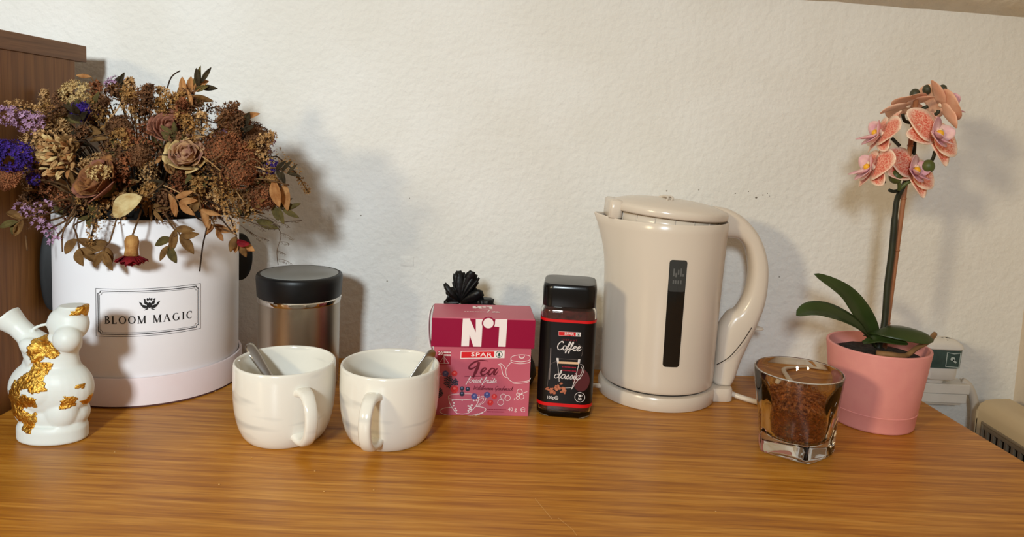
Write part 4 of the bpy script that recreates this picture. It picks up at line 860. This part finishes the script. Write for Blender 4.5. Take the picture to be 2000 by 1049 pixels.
while y > h0+1:
    P(MB().box(hx0+.05, hx0+.5, y-.5, y, -11.0, -3.5), 'slat', 'heater_taupe', ht, smooth=False, bevel=.05); y -= 1.22

# ------------------------------------------------------------------ torso candle
mat('wax', (232, 234, 226), .42, spec=.4, sss=.25); 
m = mat('gold_leaf', (246, 200, 96), .42, metal=1.0, var=(206, 140, 44), vscale=220, bump=.9, bscale=420, bdist=.002)
SX, SY = -44.2, 68.9
def bake(mb, vox, it, name):
    o = mb.build(name, None); r = o.modifiers.new('r', 'REMESH'); r.mode = 'VOXEL'; r.voxel_size = vox*CM
    s_ = o.modifiers.new('s', 'SMOOTH'); s_.factor = .5; s_.iterations = it
    dg = bpy.context.evaluated_depsgraph_get(); me = bpy.data.meshes.new_from_object(o.evaluated_get(dg)); bpy.data.objects.remove(o); return me
w = MB()
def oval(cx, cy, a, b_, z, n=40): return [(cx+a*math.cos(2*math.pi*k/n), cy+b_*math.sin(2*math.pi*k/n), z) for k in range(n)]
w.loft([oval(-.05, 0, a, b_, z) for a, b_, z in ((3.1, 2.1, 0), (3.3, 2.3, .15), (3.3, 2.3, 1.3), (3.1, 2.15, 1.75))])
w.ball((-.15, .1, 5.1), (4.0, 2.5, 3.1), 32, 20); w.ball((0, .2, 2.6), (3.4, 2.2, 1.9), 28, 16)
w.ball((1.3, -.75, 3.1), (1.7, 1.4, 1.8), 24, 16); w.ball((-1.5, -.6, 3.4), (1.9, 1.4, 2.1), 24, 16)
w.ball((-.3, -1.5, 5.2), (1.9, 1.1, 1.6), 20, 12)
w.loft([oval(cx, .15, a, b_, z) for cx, a, b_, z in ((-.1, 3.3, 2.0, 6.2), (-.15, 2.75, 1.7, 7.4), (-.1, 2.5, 1.55, 8.2), (.0, 2.4, 1.5, 8.9), (.35, 2.1, 1.4, 9.6))])
w.ball((1.15, .1, 9.6), (1.65, 1.35, 1.5), 24, 14); w.ball((1.55, .2, 11.5), (1.95, 1.4, 1.8), 28, 16); w.ball((2.25, -1.15, 10.35), (1.3, 1.2, 1.25), 24, 16)
w.loft([oval(cx, .2, a, 1.15, z) for cx, a, z in ((1.7, 1.5, 12.0), (1.95, 1.5, 12.9), (2.15, 1.35, 13.35))])
ax = [((-.7, .15, 8.2), 1.9), ((-1.7, .15, 9.35), 1.35), ((-2.5, .15, 10.2), 1.0), ((-3.3, .15, 10.95), .98), ((-4.1, .15, 11.6), 1.22), ((-4.45, .15, 11.9), 1.35)]
w.tube([a for a, r in ax], [r for a, r in ax], 24)
w.ball((-1.15, -1.0, 9.35), (1.35, .75, .85), 20, 12, Matrix.Rotation(.3, 3, 'Y'))
w.tube(cr([(-2.1, -.2, 10.5), (-1.4, -.2, 11.05), (-.7, -.2, 11.35), (.1, -.1, 11.5)], 4), .17, 8)
w.v = [p for p in w.v]
me = bake(w, .11, 5, 'torso'); me.shade_smooth(); me.materials.append(MATS['wax'])
sc = thing('torso_candle', 'white wax torso candle with gold leaf patches', 'candle', (SX, SY, 0), 0, local=True)
o = bpy.data.objects.new('wax_body', me); col.objects.link(o); o.parent = sc
def spx(px, py):
    q = at(px, py, SY-1.5); return (q.x-SX, q.z)
def inside(p, poly):
    x, y = p; r = False; n = len(poly)
    for i in range(n):
        (x1, y1), (x2, y2) = poly[i], poly[i-1]
        if (y1 > y) != (y2 > y) and x < (x2-x1)*(y-y1)/(y2-y1)+x1: r = not r
    return r
GP = [[(126, 620), (146, 600), (158, 592), (184, 592), (180, 610), (168, 618), (163, 625), (150, 622)],
      [(54, 692), (60, 668), (74, 660), (114, 680), (112, 696), (98, 703), (88, 699), (76, 708), (66, 706)],
      [(70, 706), (101, 710), (94, 736), (101, 758), (76, 762), (62, 752), (50, 756), (46, 770), (62, 764), (84, 772), (78, 790), (62, 790), (50, 796), (66, 806), (76, 800), (79, 818), (68, 842), (50, 838), (46, 822), (30, 812), (14, 786), (18, 768), (30, 745), (54, 728)],
      [(120, 792), (130, 770), (146, 776), (142, 796), (126, 799)], [(150, 790), (160, 782), (166, 796), (160, 808), (152, 804)], [(164, 762), (171, 758), (170, 782), (165, 778)], [(144, 758), (156, 754), (154, 762)]]
for poly in GP:
    pl = [spx(*p) for p in poly]; g = MB(); idx = {}
    for p in me.polygons:
        c = p.center/CM
        if p.normal.y < .15 and inside((c.x+.22*noise.noise((c.x*3, c.z*3, 0)), c.z+.22*noise.noise((c.x*3, c.z*3, 7))), pl):
            f = []
            for vi in p.vertices:
                if vi not in idx:
                    v = me.vertices[vi]; q = v.co/CM+v.normal*(.045+.05*noise.noise(v.co/CM*3.5)); idx[vi] = len(g.v); g.v.append(q)
                f.append(idx[vi])
            g.f.append(tuple(f))
    if g.f: P(g, 'gold_leaf_patch', 'gold_leaf', sc, solid=.04)

# ------------------------------------------------------------------ dried flowers in the hat box
rd = random.Random(21)
for n_, a, b_ in (('dry_gold', (184, 138, 80), (132, 92, 48)), ('dry_brown', (134, 92, 60), (88, 58, 36)), ('dry_tan', (208, 168, 116), (160, 118, 72)), ('dry_cream', (214, 186, 130), (176, 138, 84)), ('dry_rust', (158, 98, 62), (108, 60, 36)),
                  ('leaf_olive', (98, 84, 44), (74, 64, 34)), ('leaf_brown', (130, 94, 52), (98, 68, 36)), ('leaf_orange', (180, 130, 80), (150, 98, 54)), ('leaf_dark', (62, 50, 30), (40, 32, 20)), ('leaf_pale', (212, 190, 138), (184, 152, 98)),
                  ('stem_dry', (118, 86, 54), (84, 58, 36)), ('stem_dark', (62, 44, 30), (44, 30, 20)), ('statice_lilac', (190, 152, 178), (150, 112, 142)), ('statice_purple', (74, 46, 138), (46, 28, 92)), ('rose_dusty', (164, 108, 86), (122, 74, 56)), ('rose_brown', (160, 108, 62), (116, 68, 46)),
                  ('rose_beige', (196, 152, 108), (150, 104, 88)), ('carnation_red', (142, 28, 34), (96, 14, 22)), ('calyx_tan', (198, 150, 88), (166, 112, 60)), ('sprig_grey', (124, 104, 84), (92, 72, 58))):
    mat(n_, a, .75, spec=.2, var=b_, vscale=110, bump=.5, bscale=500, bdist=.0015)
mat('foam', (26, 20, 14), .95, var=(14, 10, 8), vscale=60)
b = MB().lathe([(.05, 15), (9.2, 15), (9.4, 19), (9.0, 20.5), (7.8, 22.6), (5.6, 24.6), (3, 25.6), (.05, 26)], (HX, HY, 0), 40)
b.v = [p+Vector((noise.noise(p*.6), noise.noise(p*.6+Vector((9, 0, 0))), noise.noise(p*.6+Vector((0, 9, 0)))))*.5 if p.z > 19.5 else p for p in b.v]
P(b, 'foam_block', 'foam', hb)
C0 = Vector((HX, HY-1, 18.5))
def root(tip):
    """where a stalk leaves the foam on its way to tip"""
    d = tip-C0
    if tip.z > 23.2:
        n = d.normalized()*min(7.0, .62*d.length); return C0+Vector((n.x, n.y, max(n.z, 1.5)))
    h = Vector((d.x, d.y, 0)).normalized(); return Vector((HX, HY, 21.6+.3*rd.random()))+h*7.6
def via(r0, tip):
    """stalks rise a little, or bend over the rim of the box and hang"""
    if tip.z > 23.2: return [r0, (r0+tip)/2+Vector((0, 0, (tip-r0).length*.12))]
    h = Vector((tip.x-HX, tip.y-HY, 0)).normalized(); return [r0, Vector((HX, HY, 22.2))+h*9.8, Vector((HX, HY, max(tip.z+.5, 20.8)))+h*11.0]
def clampx(p):
    if p.y < 91 and p.x < -53.4: p.x = -53.4
    if p.y > 96.6: p.y = 96.6
    return p
def stem(t, r0, tip, rad=.11, m='stem_dry', sag=None):
    pts = via(r0, tip)+[tip]
    P(MB().tube(cr(pts, 6), rad, 6), 'stem', m, t)
def star(mb, c, n, s, k=5):
    n = n.normalized(); u = n.orthogonal().normalized(); v = n.cross(u); i = len(mb.v); mb.v.append(c); a0 = rd.random()*6
    for j in range(k):
        a = a0+2*math.pi*j/k; mb.v.append(c+(u*math.cos(a)+v*math.sin(a))*s+n*s*.7); a += math.pi/k; mb.v.append(c+(u*math.cos(a)+v*math.sin(a))*s*.45+n*s*.2)
    for j in range(k): p = i+1+2*j; q = i+1+(2*j-1) % (2*k); mb.f += [(i, q, p), (i, p, p+1)]
def rv(): return Vector((rd.uniform(-1, 1), rd.uniform(-1, 1), rd.uniform(-1, 1)))
def leaf(t, p, d, nrm, l, w, m, curl=.15, name='leaf'):
    d = d.normalized(); c = [p, p+d*l*.35+nrm*curl*l*.5, p+d*l*.7+nrm*curl*l*.4, p+d*l]
    blade(c, w/2, nrm, name, m, t, rd.choice((.7, .45, -.4, .9)), 9, solid=.03, cross=5, ex=1.05, tipp=.85)
LG = 'dried flowers and foliage in the hat box'
def sprig(px, py, Y, dirpx, n=7, l=2.0, w=.75, m='leaf_brown', label='dry brown leafy sprig tucked among the dried flowers', sm='stem_dry', r0=None, group=True, length=5.0):
    """leafy twig: stem from the box to (px,py), leaves in pairs towards dirpx"""
    a = clampx(at(px, py, Y)); e = clampx(at(px+dirpx[0], py+dirpx[1], Y+dirpx[2])); r0 = r0 or root(a)
    t = thing('leaf_sprig', label, 'dried foliage', r0, group=LG if group else None); d = e-a
    P(MB().tube(cr(via(r0, a)+[a, a+d*.5+Vector((0, 0, .2)), e], 5), .085, 6), 'stem', sm, t)
    side = d.cross(Vector((0, 1, 0))).normalized(); ll = d.length
    for k in range(n):
        f = 1-(k//2)*2/(n+1) if n > 1 else 1; s_ = 1 if k % 2 else -1
        if k == 0: dd = d.normalized()
        else: dd = (d.normalized()*.75+side*s_*.8+rv()*.25).normalized()
        p = a+d*f*(1 if k else 1); nr = (Vector((0, -1, .35))+rv()*.5).normalized(); nr = (nr-dd*nr.dot(dd)).normalized()
        leaf(t, p, dd, nr, l*rd.uniform(.8, 1.15), w*rd.uniform(.8, 1.15), m if not isinstance(m, tuple) else rd.choice(m), rd.uniform(-.1, .2))
    return t
def plume(pts, r, n, m, label, fs=.16, group=True, sm='stem_dark', name='dried_plume', cat='dried flower'):
    """goldenrod-like plume along pixel points (px,py,Y)"""
    q = [clampx(at(*p)) for p in pts]; r0 = root(q[0]); c = cr(q, 6); t = thing(name, label, cat, r0, group=LG if group else None)
    P(MB().tube(cr(via(r0, q[0])+[q[0]], 5)+c[1:], .08, 6), 'stem', sm, t); b = MB()
    for k in range(n):
        f = rd.random()**.9; p = c[min(int(f*(len(c)-1)), len(c)-2)]; o_ = rv().normalized()*r*(1.08-f*.75)*rd.random()**.45; star(b, p+o_, o_+rv()*.3, fs*rd.uniform(.7, 1.3), rd.choice((4, 5)))
    P(b, 'florets', m, t, smooth=False); return t
def cluster(px, py, Y, r, n, m, label, fs=.2, flat=.8, name='statice_cluster', cat='dried flower', group=True, face=(0, -1, .4), k=5):
    c = clampx(at(px, py, Y)); r0 = root(c); t = thing(name, label, cat, r0, group=LG if group else None); stem(t, r0, c); b = MB(); F = Vector(face).normalized()
    for i in range(n):
        d = rv().normalized(); 
        if d.dot(F) < -.35: d = -d
        p = c+Vector((d.x*r, d.y*r*flat, d.z*r*flat))*rd.uniform(.72, 1.03); star(b, p, d+rv()*.3, fs*rd.uniform(.75, 1.25), k)
    P(b, 'florets', m, t, smooth=False); return t
def dome(px, py, Y, r, face, m, label, group=True):
    c = clampx(at(px, py, Y)); r0 = root(c); F = Vector(face).normalized(); t = thing('yarrow_head', label, 'dried flower', r0, group=LG if group else None); stem(t, r0, c-F*r*.3)
    rot = F.to_track_quat('Z', 'Y').to_matrix(); P(MB().ball(c, (r*.86, r*.86, r*.56), 16, 10, rot), 'flower_core', 'dry_brown', t); b = MB()
    for k in range(230):
        h = rd.random(); a = k*2.39996; z = 1-1.15*k/230; s_ = math.sqrt(max(0, 1-z*z)); d = Vector((s_*math.cos(a)*r, s_*math.sin(a)*r, z*r*.68)); star(b, c+rot @ d*rd.uniform(.9, 1.06), rot @ d+rv()*.5, .22*rd.uniform(.7, 1.3), 5)
    P(b, 'florets', m, t, smooth=False); return t
def rose(px, py, Y, r, face, m, label, outer=None, m2=None, wilt=.25):
    c = at(px, py, Y); N = Vector(face).normalized(); V = N.orthogonal().normalized(); U = V.cross(N); r0 = root(c); t = thing('dried_rose', label, 'dried rose', r0); stem(t, r0, c-N*r*.8, .17)
    P(MB().ball(c-N*r*.55, (r*.42, r*.42, r*.42), 10, 8), 'calyx', 'leaf_olive', t)
    P(MB().ball(c-N*r*.12, (r*.5, r*.5, r*.5), 12, 8), 'rose_heart', m, t)
    for k in range(19):
        ring = k/18; a = k*2.4; rr_ = r*(.16+.78*ring); h = r*(.95-.35*ring); g = []; wid = 1.5-.45*ring
        for i in range(6):
            s_ = i/5; row = []
            for j in range(7):
                x = -1+2*j/6; aa = a+x*wid*.62; flare = rr_*(.45+.62*math.sin(s_*1.65))+r*.20*ring*max(0, s_-.7)*3; z = -r*.55+h*1.25*s_*(1-.16*x*x)-r*.3*ring*max(0, s_-.75)*2
                jit = wilt*.22*r*noise.noise((k*3.1+x*1.4, s_*2.2, k)); row.append(c+(U*math.cos(aa)+V*math.sin(aa))*(flare+jit)+N*(z+jit*.5))
            g.append(row)
        P(MB().grid(g), 'petal', (m2 if m2 and ring > .7 and k % 3 else m), t, solid=.04)
    return t
def carnation():
    a, e = at(258, 462, 75.0), at(256, 505, 74.8); r0 = root(a); t = thing('hanging_carnation', 'drooping carnation with a tan calyx and dark red petals against the box', 'dried flower', r0)
    P(MB().tube(cr([r0, at(275, 412, 76.4), at(271, 425, 75.6), at(263, 448, 75.1), a], 6), .1, 6), 'stem', 'stem_dry', t); d = (e-a).normalized()
    P(MB().tube([a-d*.15, a, a+d*.5, a+d*1.4, a+d*2.0], [.18, .55, .72, .62, .72], 14), 'calyx', 'calyx_tan', t)
    u = d.orthogonal().normalized(); v = d.cross(u); c = a+d*2.0
    for k in range(26):
        an = k*2.4; rr_ = .5+1.0*k/26; w_ = u*math.cos(an)+v*math.sin(an); s_ = u*-math.sin(an)+v*math.cos(an); g = []
        for i in range(4):
            f = i/3; g.append([c+d*(-.1+1.15*f*(1.15-rr_*.42))+w_*rr_*(.35+.75*f)+s_*x*.36*(.4+f)+d*.16*math.sin(x*9+k)*f+w_*.1*math.sin(x*7+k*2)*f for x in (-1, -.5, 0, .5, 1)])
        P(MB().grid(g), 'petal', 'carnation_red', t, solid=.03)
def dY(px, py):
    q = 1-((px-285)/345)**2-((py-330)/215)**2; return 87.5-11.5*math.sqrt(max(0, q))
# fillers first: foliage and plumes over the whole mound
top = [(0, 205), (60, 205), (130, 200), (165, 165), (220, 172), (290, 195), (330, 190), (390, 185), (430, 220), (480, 240), (520, 285), (555, 310), (590, 365)]
def ytop(x):
    for (x0, y0), (x1, y1) in zip(top, top[1:]):
        if x0 <= x <= x1: return y0+(y1-y0)*(x-x0)/(x1-x0)
    return 370
LM = (('leaf_brown', 'dry brown'), ('leaf_olive', 'dull olive'), ('leaf_brown', 'dry brown'), ('leaf_dark', 'blackish brown'), ('leaf_olive', 'dull olive'), ('leaf_orange', 'orange brown'))
for k in range(50):
    px = 15+(k*37 % 50)/50*515+rd.uniform(-15, 15); yt = ytop(px)+28; py = yt+(425-yt)*rd.random(); an = rd.random()*6.283
    sprig(px, py, dY(px, py)+rd.uniform(.2, 2.6), (38*math.cos(an), 30*math.sin(an), rd.uniform(-1.5, 1)), rd.choice((4, 5, 6)), rd.uniform(1.2, 2.0), rd.uniform(.42, .7), LM[k % 6][0], LM[k % 6][1]+' leafy sprig tucked among the dried flowers', rd.choice(('stem_dry', 'stem_dark')))
PL = [(m_, w_+' seedy plume tucked among the dried flowers') for m_, w_ in (('dry_brown', 'dark brown'), ('dry_gold', 'golden brown'), ('dry_rust', 'rust brown'), ('dry_brown', 'dark brown'), ('dry_tan', 'pale tan'), ('dry_gold', 'golden brown'))]
for k in range(84):
    px = 12+(k*25 % 84)/84*535+rd.uniform(-18, 18); yt = ytop(px)+8; py = yt+(405-yt)*rd.random()**1.1; an = rd.uniform(-2.6, -.5); l = rd.uniform(28, 50); Y = dY(px, py)+rd.uniform(-.6, 1.4)
    plume([(px, py+18, Y+.8), (px+l*.5*math.cos(an), py+l*.4*math.sin(an), Y), (px+l*math.cos(an), py+l*.8*math.sin(an), Y+.3)], rd.uniform(1.0, 1.5), 190, *PL[k % 6], rd.uniform(.17, .26))
for k in range(26):
    px = 40+(k*7 % 26)/26*480; py = rd.uniform(ytop(px)+40, 400); an = rd.uniform(0, 6.28); Y = dY(px, py)-rd.uniform(0, .8); q = [at(px-30*math.cos(an), py-24*math.sin(an), Y+1.2), at(px+rd.uniform(-6, 6), py+rd.uniform(-6, 6), Y), at(px+30*math.cos(an), py+24*math.sin(an), Y+.3)]
    t = thing('bare_twig', 'thin bare stalk crossing the dried flowers', 'twig', q[0], group=LG); P(MB().tube(cr([clampx(p) for p in q], 5), .07, 6), 'twig', rd.choice(('stem_dry', 'dry_tan', 'stem_dark')), t)
# the flowers one can tell apart
plume([(100, 255, 78), (60, 215, 76.5), (10, 205, 75.5)], 1.5, 260, 'dry_tan', 'dusty brown plume lying along the cabinet side above the lilac statice', .17, False)
plume([(60, 250, 77), (95, 222, 77), (130, 205, 78)], 1.4, 200, 'dry_brown', 'dark brown plume against the cabinet below its top board', .17, False)
plume([(290, 400, 77.5), (292, 340, 76.6), (280, 270, 77.2)], 1.1, 180, 'dry_tan', 'tall tan plume standing in the middle of the bouquet', .15, False)
plume([(385, 325, 76.2), (415, 350, 75.4), (440, 385, 75.2), (455, 425, 75.4)], 1.9, 300, 'dry_gold', 'golden plume drooping over the rim of the box beside the brown yarrow', .16, False)
plume([(425, 400, 75.2), (448, 425, 75.2), (460, 455, 75.5)], .7, 70, 'dry_tan', 'small cream budded twig hanging at the end of the golden plume', .2, False)
plume([(540, 305, 82), (575, 335, 83), (603, 378, 84)], 1.1, 220, 'dry_gold', 'slender golden plume arching out towards the wall', .15, False)
plume([(195, 385, 75.5), (190, 420, 74.6), (180, 455, 74.4), (176, 480, 74.4)], 1.3, 190, 'dry_gold', 'golden plume hanging in front of the white box', .16, False)
plume([(400, 222, 83), (415, 210, 84), (440, 222, 85)], 1.1, 130, 'dry_brown', 'small dark plume at the crown of the bouquet', .16, False)
cluster(152, 185, 80.5, 1.9, 280, 'dry_cream', 'fluffy cream flower head below the cabinet top board', .24, name='cream_flower', group=False)
cluster(172, 225, 79.5, .9, 50, 'dry_cream', 'small cream floret tuft beside the purple statice', .2, name='cream_flower', group=False)
cluster(232, 172, 82, 1.5, 114, 'statice_lilac', 'pink statice at the top of the bouquet', .25, group=False); cluster(258, 190, 82, 1.0, 68, 'statice_lilac', 'small pink statice sprig under the topmost one', .24, group=False)
cluster(15, 225, 74.6, 1.2, 76, 'statice_lilac', 'smaller lilac statice cluster in front of the cabinet side', .28, group='s'); cluster(58, 238, 75.6, 1.5, 114, 'statice_lilac', 'larger lilac statice cluster in front of the cabinet side', .27, group='s')
cluster(162, 218, 79.2, 1.3, 171, 'statice_purple', 'deep purple statice below the cream flower head', .3, group=False); cluster(193, 216, 79.6, .7, 57, 'statice_purple', 'small purple statice tuft beside the cream floret', .18, group=False)
cluster(30, 308, 74.8, 2.2, 323, 'statice_purple', 'large deep purple statice in front of the cabinet', .24, group=False); cluster(2, 290, 74, 1.2, 114, 'statice_purple', 'purple statice beside the large purple head', .23, group=False)
cluster(525, 328, 80.5, 1.2, 133, 'statice_purple', 'purple statice beside the arching golden plume', .18, group=False); cluster(68, 350, 76.5, .8, 57, 'statice_purple', 'small purple statice tuft low against the cabinet', .17, group=False)
cluster(440, 265, 80.0, 1.1, 85, 'statice_lilac', 'lilac statice between the brown yarrow heads', .25, group=False); cluster(512, 282, 83, 1.6, 133, 'statice_lilac', 'pale lilac statice behind the yarrow heads', .24, group=False)
for px, py, r in ((40, 405, .55), (55, 412, .7), (86, 402, .8), (76, 436, .75), (97, 447, .7), (107, 466, .9)):
    cluster(px, py, 74.2, r, 14, 'statice_lilac', 'loose lilac statice bloom hanging beside the box rim', .28, k=4)
# curled tan chrysanthemum
c = at(108, 305, 75.8); r0 = root(c); t = thing('dried_chrysanthemum', 'tan chrysanthemum with curled golden petals beside the purple statice', 'dried flower', r0); stem(t, r0, c); P(MB().ball(c+Vector((.9, .4, 0)), (.9, .8, .9), 12, 8), 'flower_core', 'dry_brown', t)
for k in range(60):
    an = k*2.4; rad_ = math.sqrt((k+.5)/60); base = c+Vector((.5+1.75*rad_*math.cos(an), -.7*(1-rad_), 1.9*rad_*math.sin(an))); d = (Vector((math.cos(an)*.6-.5, -.5, math.sin(an)*.5))+rv()*.55).normalized()
    leaf(t, base, d, (Vector((0, -1, .2))+rv()*.6).normalized(), rd.uniform(.7, 1.25), rd.uniform(.28, .42), ('dry_cream', 'leaf_orange', 'dry_tan')[k % 3], .5, 'petal')
cluster(80, 275, 76.4, 2.0, 120, 'dry_tan', 'tan fluffy flower head above the curled chrysanthemum', .26, name='cream_flower', group=False)
rose(330, 250, 78.2, 2.0, (.35, -.75, .55), 'rose_dusty', 'dusty pink dried rose high in the bouquet', wilt=.2)
rose(186, 352, 75.4, 2.55, (-.35, -.72, .55), 'rose_brown', 'large brown dried rose with a cream tuft above the box rim', m2='rose_dusty', wilt=.5)
cluster(196, 338, 74.2, 1.3, 70, 'dry_cream', 'cream tuft lying on the large brown rose', .22, .6, name='cream_flower', group=False)
rose(362, 302, 76.6, 2.05, (.25, -.8, .5), 'rose_beige', 'beige and mauve dried rose in the middle of the bouquet', m2='dry_cream', wilt=.6)
dome(458, 240, 80.5, 1.6, (.3, -.6, .7), 'dry_rust', 'rust brown yarrow head below the single orange leaf'); dome(492, 268, 81.5, 1.9, (.5, -.6, .6), 'dry_brown', 'darker brown yarrow head next to the rust ones')
dome(430, 292, 78.2, 1.9, (.1, -.85, .5), 'dry_rust', 'round brown yarrow head beside the beige rose'); dome(466, 336, 77.8, 1.75, (.2, -.85, .4), 'dry_rust', 'round brown yarrow head above the golden plume'); dome(478, 308, 79, 1.5, (.3, -.7, .2), 'dry_rust', 'small brown yarrow head behind the bare forked twig'); dome(512, 383, 79.5, 1.5, (.4, -.85, .1), 'dry_rust', 'rust yarrow head low beside the hanging orange leaves'); dome(20, 345, 75, 1.4, (-.3, -.8, .4), 'dry_rust', 'brown yarrow head below the purple statice')
dome(268, 300, 76.8, 1.3, (0, -.9, .4), 'dry_brown', 'brown yarrow head in the middle of the bouquet'); dome(235, 250, 78, 1.4, (-.1, -.8, .6), 'dry_brown', 'brown yarrow head under the pink statice')
carnation()
# distinctive leaves and twigs
def lone(px, py, Y, tip, l_w, m, label, r0=None, nrm=(0, -1, .3)):
    a = at(px, py, Y); e = at(*tip); r0 = r0 or root(a); t = thing('dry_leaf', label, 'dried leaf', r0); stem(t, r0, a, .07); leaf(t, a, e-a, Vector(nrm).normalized(), (e-a).length, l_w, m, .12); return t
lone(470, 236, 82, (508, 222, 82), .75, 'leaf_orange', 'single pale orange leaf standing off the top right yarrow'); lone(455, 232, 83, (438, 214, 83), .8, 'leaf_orange', 'short orange leaf behind the rust yarrow')
lone(278, 384, 74.6, (222, 424, 74.4), 2.1, 'leaf_pale', 'broad pale cream leaf over the rim of the box')
lone(535, 352, 79, (546, 405, 79), 1.15, 'leaf_orange', 'inner of two long orange leaves hanging by the wall'); lone(556, 358, 80, (562, 412, 80), 1.1, 'leaf_orange', 'outer of two long orange leaves hanging by the wall')
lone(500, 430, 81, (545, 447, 81.5), 1.0, 'leaf_olive', 'yellow olive leaf jutting past the rim of the box'); lone(178, 150, 82, (148, 147, 82), .5, 'leaf_orange', 'thin pale leaf against the cabinet top'); lone(142, 180, 80.5, (115, 176, 80.5), .4, 'leaf_pale', 'thin cream leaf in front of the cabinet side')
lone(495, 320, 81, (503, 298, 81), .9, 'leaf_olive', 'dark olive leaf upright beside the purple statice'); lone(505, 322, 80, (520, 300, 80), .9, 'leaf_dark', 'very dark leaf upright behind the forked twig')
sprig(335, 215, 82, (45, -35, 1), 9, 2.3, .8, ('leaf_olive', 'leaf_brown', 'leaf_orange'), 'leafy olive brown sprig rising at the crown of the bouquet', group=False)
sprig(375, 190, 83, (18, -28, 0), 6, 2.0, .6, ('leaf_olive', 'leaf_dark'), 'dark leafy twig tip pointing up against the wall', group=False)
sprig(205, 180, 81, (25, -10, 0), 5, 1.7, .6, ('leaf_olive', 'leaf_dark'), 'dark leaf sprig crossing the pink statice', group=False)
sprig(345, 455, 74.6, (-15, 25, 0), 3, 2.2, .9, ('leaf_olive', 'leaf_brown'), 'olive leaf sprig hanging on the front of the box above the logo', group=False); sprig(330, 430, 74.8, (22, 30, -.3), 4, 2.4, .85, 'leaf_brown', 'brown leaf sprig hanging beside the olive one on the box front', group=False)
sprig(320, 370, 75, (30, 25, -.3), 5, 2.2, .8, 'leaf_orange', 'orange brown leaf sprig lying over the box rim', group=False); sprig(385, 380, 75, (8, 28, 0), 3, 1.9, .8, ('leaf_brown', 'leaf_orange'), 'brown leaf pair dangling at the rim below the golden plume', group=False)
sprig(145, 440, 74.2, (10, 45, 0), 4, 2.2, .95, 'leaf_brown', 'brown leaf sprig hanging by the lilac blooms on the box', group=False); sprig(215, 470, 74.4, (-12, 20, 0), 5, 2.3, .85, 'leaf_brown', 'curved brown leaf sprig hanging beside the carnation', group=False)
sprig(60, 425, 74.2, (-25, 8, 0), 4, 2.0, .7, ('leaf_brown', 'leaf_olive'), 'brown leaf sprig hanging in front of the cabinet', group=False)
sprig(455, 455, 76.0, (12, 22, .4), 5, 1.6, .9, ('leaf_brown', 'leaf_orange', 'carnation_red'), 'withered brown and red leaf bunch on the side of the box', group=False)
def twig(pts, label, m='stem_dry', rad=.08):
    q = [at(*p) for p in pts]; t = thing('bare_twig', label, 'twig', q[0]); P(MB().tube(cr(q, 5), rad, 6), 'twig', m, t); return t
twig([(400, 400, 76.5), (404, 440, 76), (396, 480, 75.8), (390, 530, 75.6)], 'thin bare twig hanging down the front of the box', 'stem_dark'); twig([(405, 400, 76.5), (430, 425, 76.2), (455, 455, 76.4)], 'thin bare twig running down towards the withered bunch', 'stem_dark')
twig([(150, 400, 75.2), (132, 430, 74.4), (122, 460, 74.2), (122, 492, 74.2)], 'curved brown twig hanging by the lilac blooms'); twig([(462, 330, 77), (495, 310, 77), (525, 338, 77.6)], 'forked bare brown twig over the yarrow heads')
twig([(312, 225, 82), (322, 190, 82.6), (334, 152, 83), (352, 138, 83)], 'dark curved twig tip above the bouquet', 'stem_dark'); twig([(470, 350, 78), (515, 350, 78), (565, 362, 79)], 'thin tan twig above the long orange leaves', 'stem_dry', .09); twig([(50, 460, 74.2), (53, 490, 74.2)], 'short pale twig hanging in front of the cabinet')
def limonium(pts, lab, side):
    q = [at(*p) for p in pts]; t = thing('grey_sprig', lab, 'dried flower', q[0]); c = cr(q, 6); P(MB().tube(c, .045, 5), 'stem', 'sprig_grey', t)
    for k in range(3, len(c)-1, 3):
        d = Vector((rd.uniform(.5, 1)*side, rd.uniform(-.2, .2), rd.uniform(-.25, .35))); l = rd.uniform(1.0, 2.0); e = [c[k]+d*l*f+Vector((0, 0, -.35*l*f*f)) for f in (0, .33, .66, 1)]
        br = P(MB().tube(cr(e, 3), .03, 5), 'branch', 'sprig_grey', t); b = MB()
        for j in range(26): f = rd.random(); p = e[0].lerp(e[-1], f)+Vector((0, 0, -.08*l*math.sin(3*f)))+rv()*.12; star(b, p, rv(), .075, 4)
        P(b, 'florets', 'sprig_grey', br, smooth=False)
limonium([(470, 425, 80), (510, 440, 81), (545, 435, 81.5), (590, 430, 82)], 'fine grey sprig reaching out past the box towards the wall', 1); limonium([(470, 410, 80), (520, 425, 82), (548, 455, 83), (541, 490, 84), (543, 518, 84.5)], 'fine grey sprig hanging down to the canister lid', 1); limonium([(470, 440, 80), (490, 455, 80.5), (520, 468, 81)], 'small grey sprig beside the withered bunch', 1)
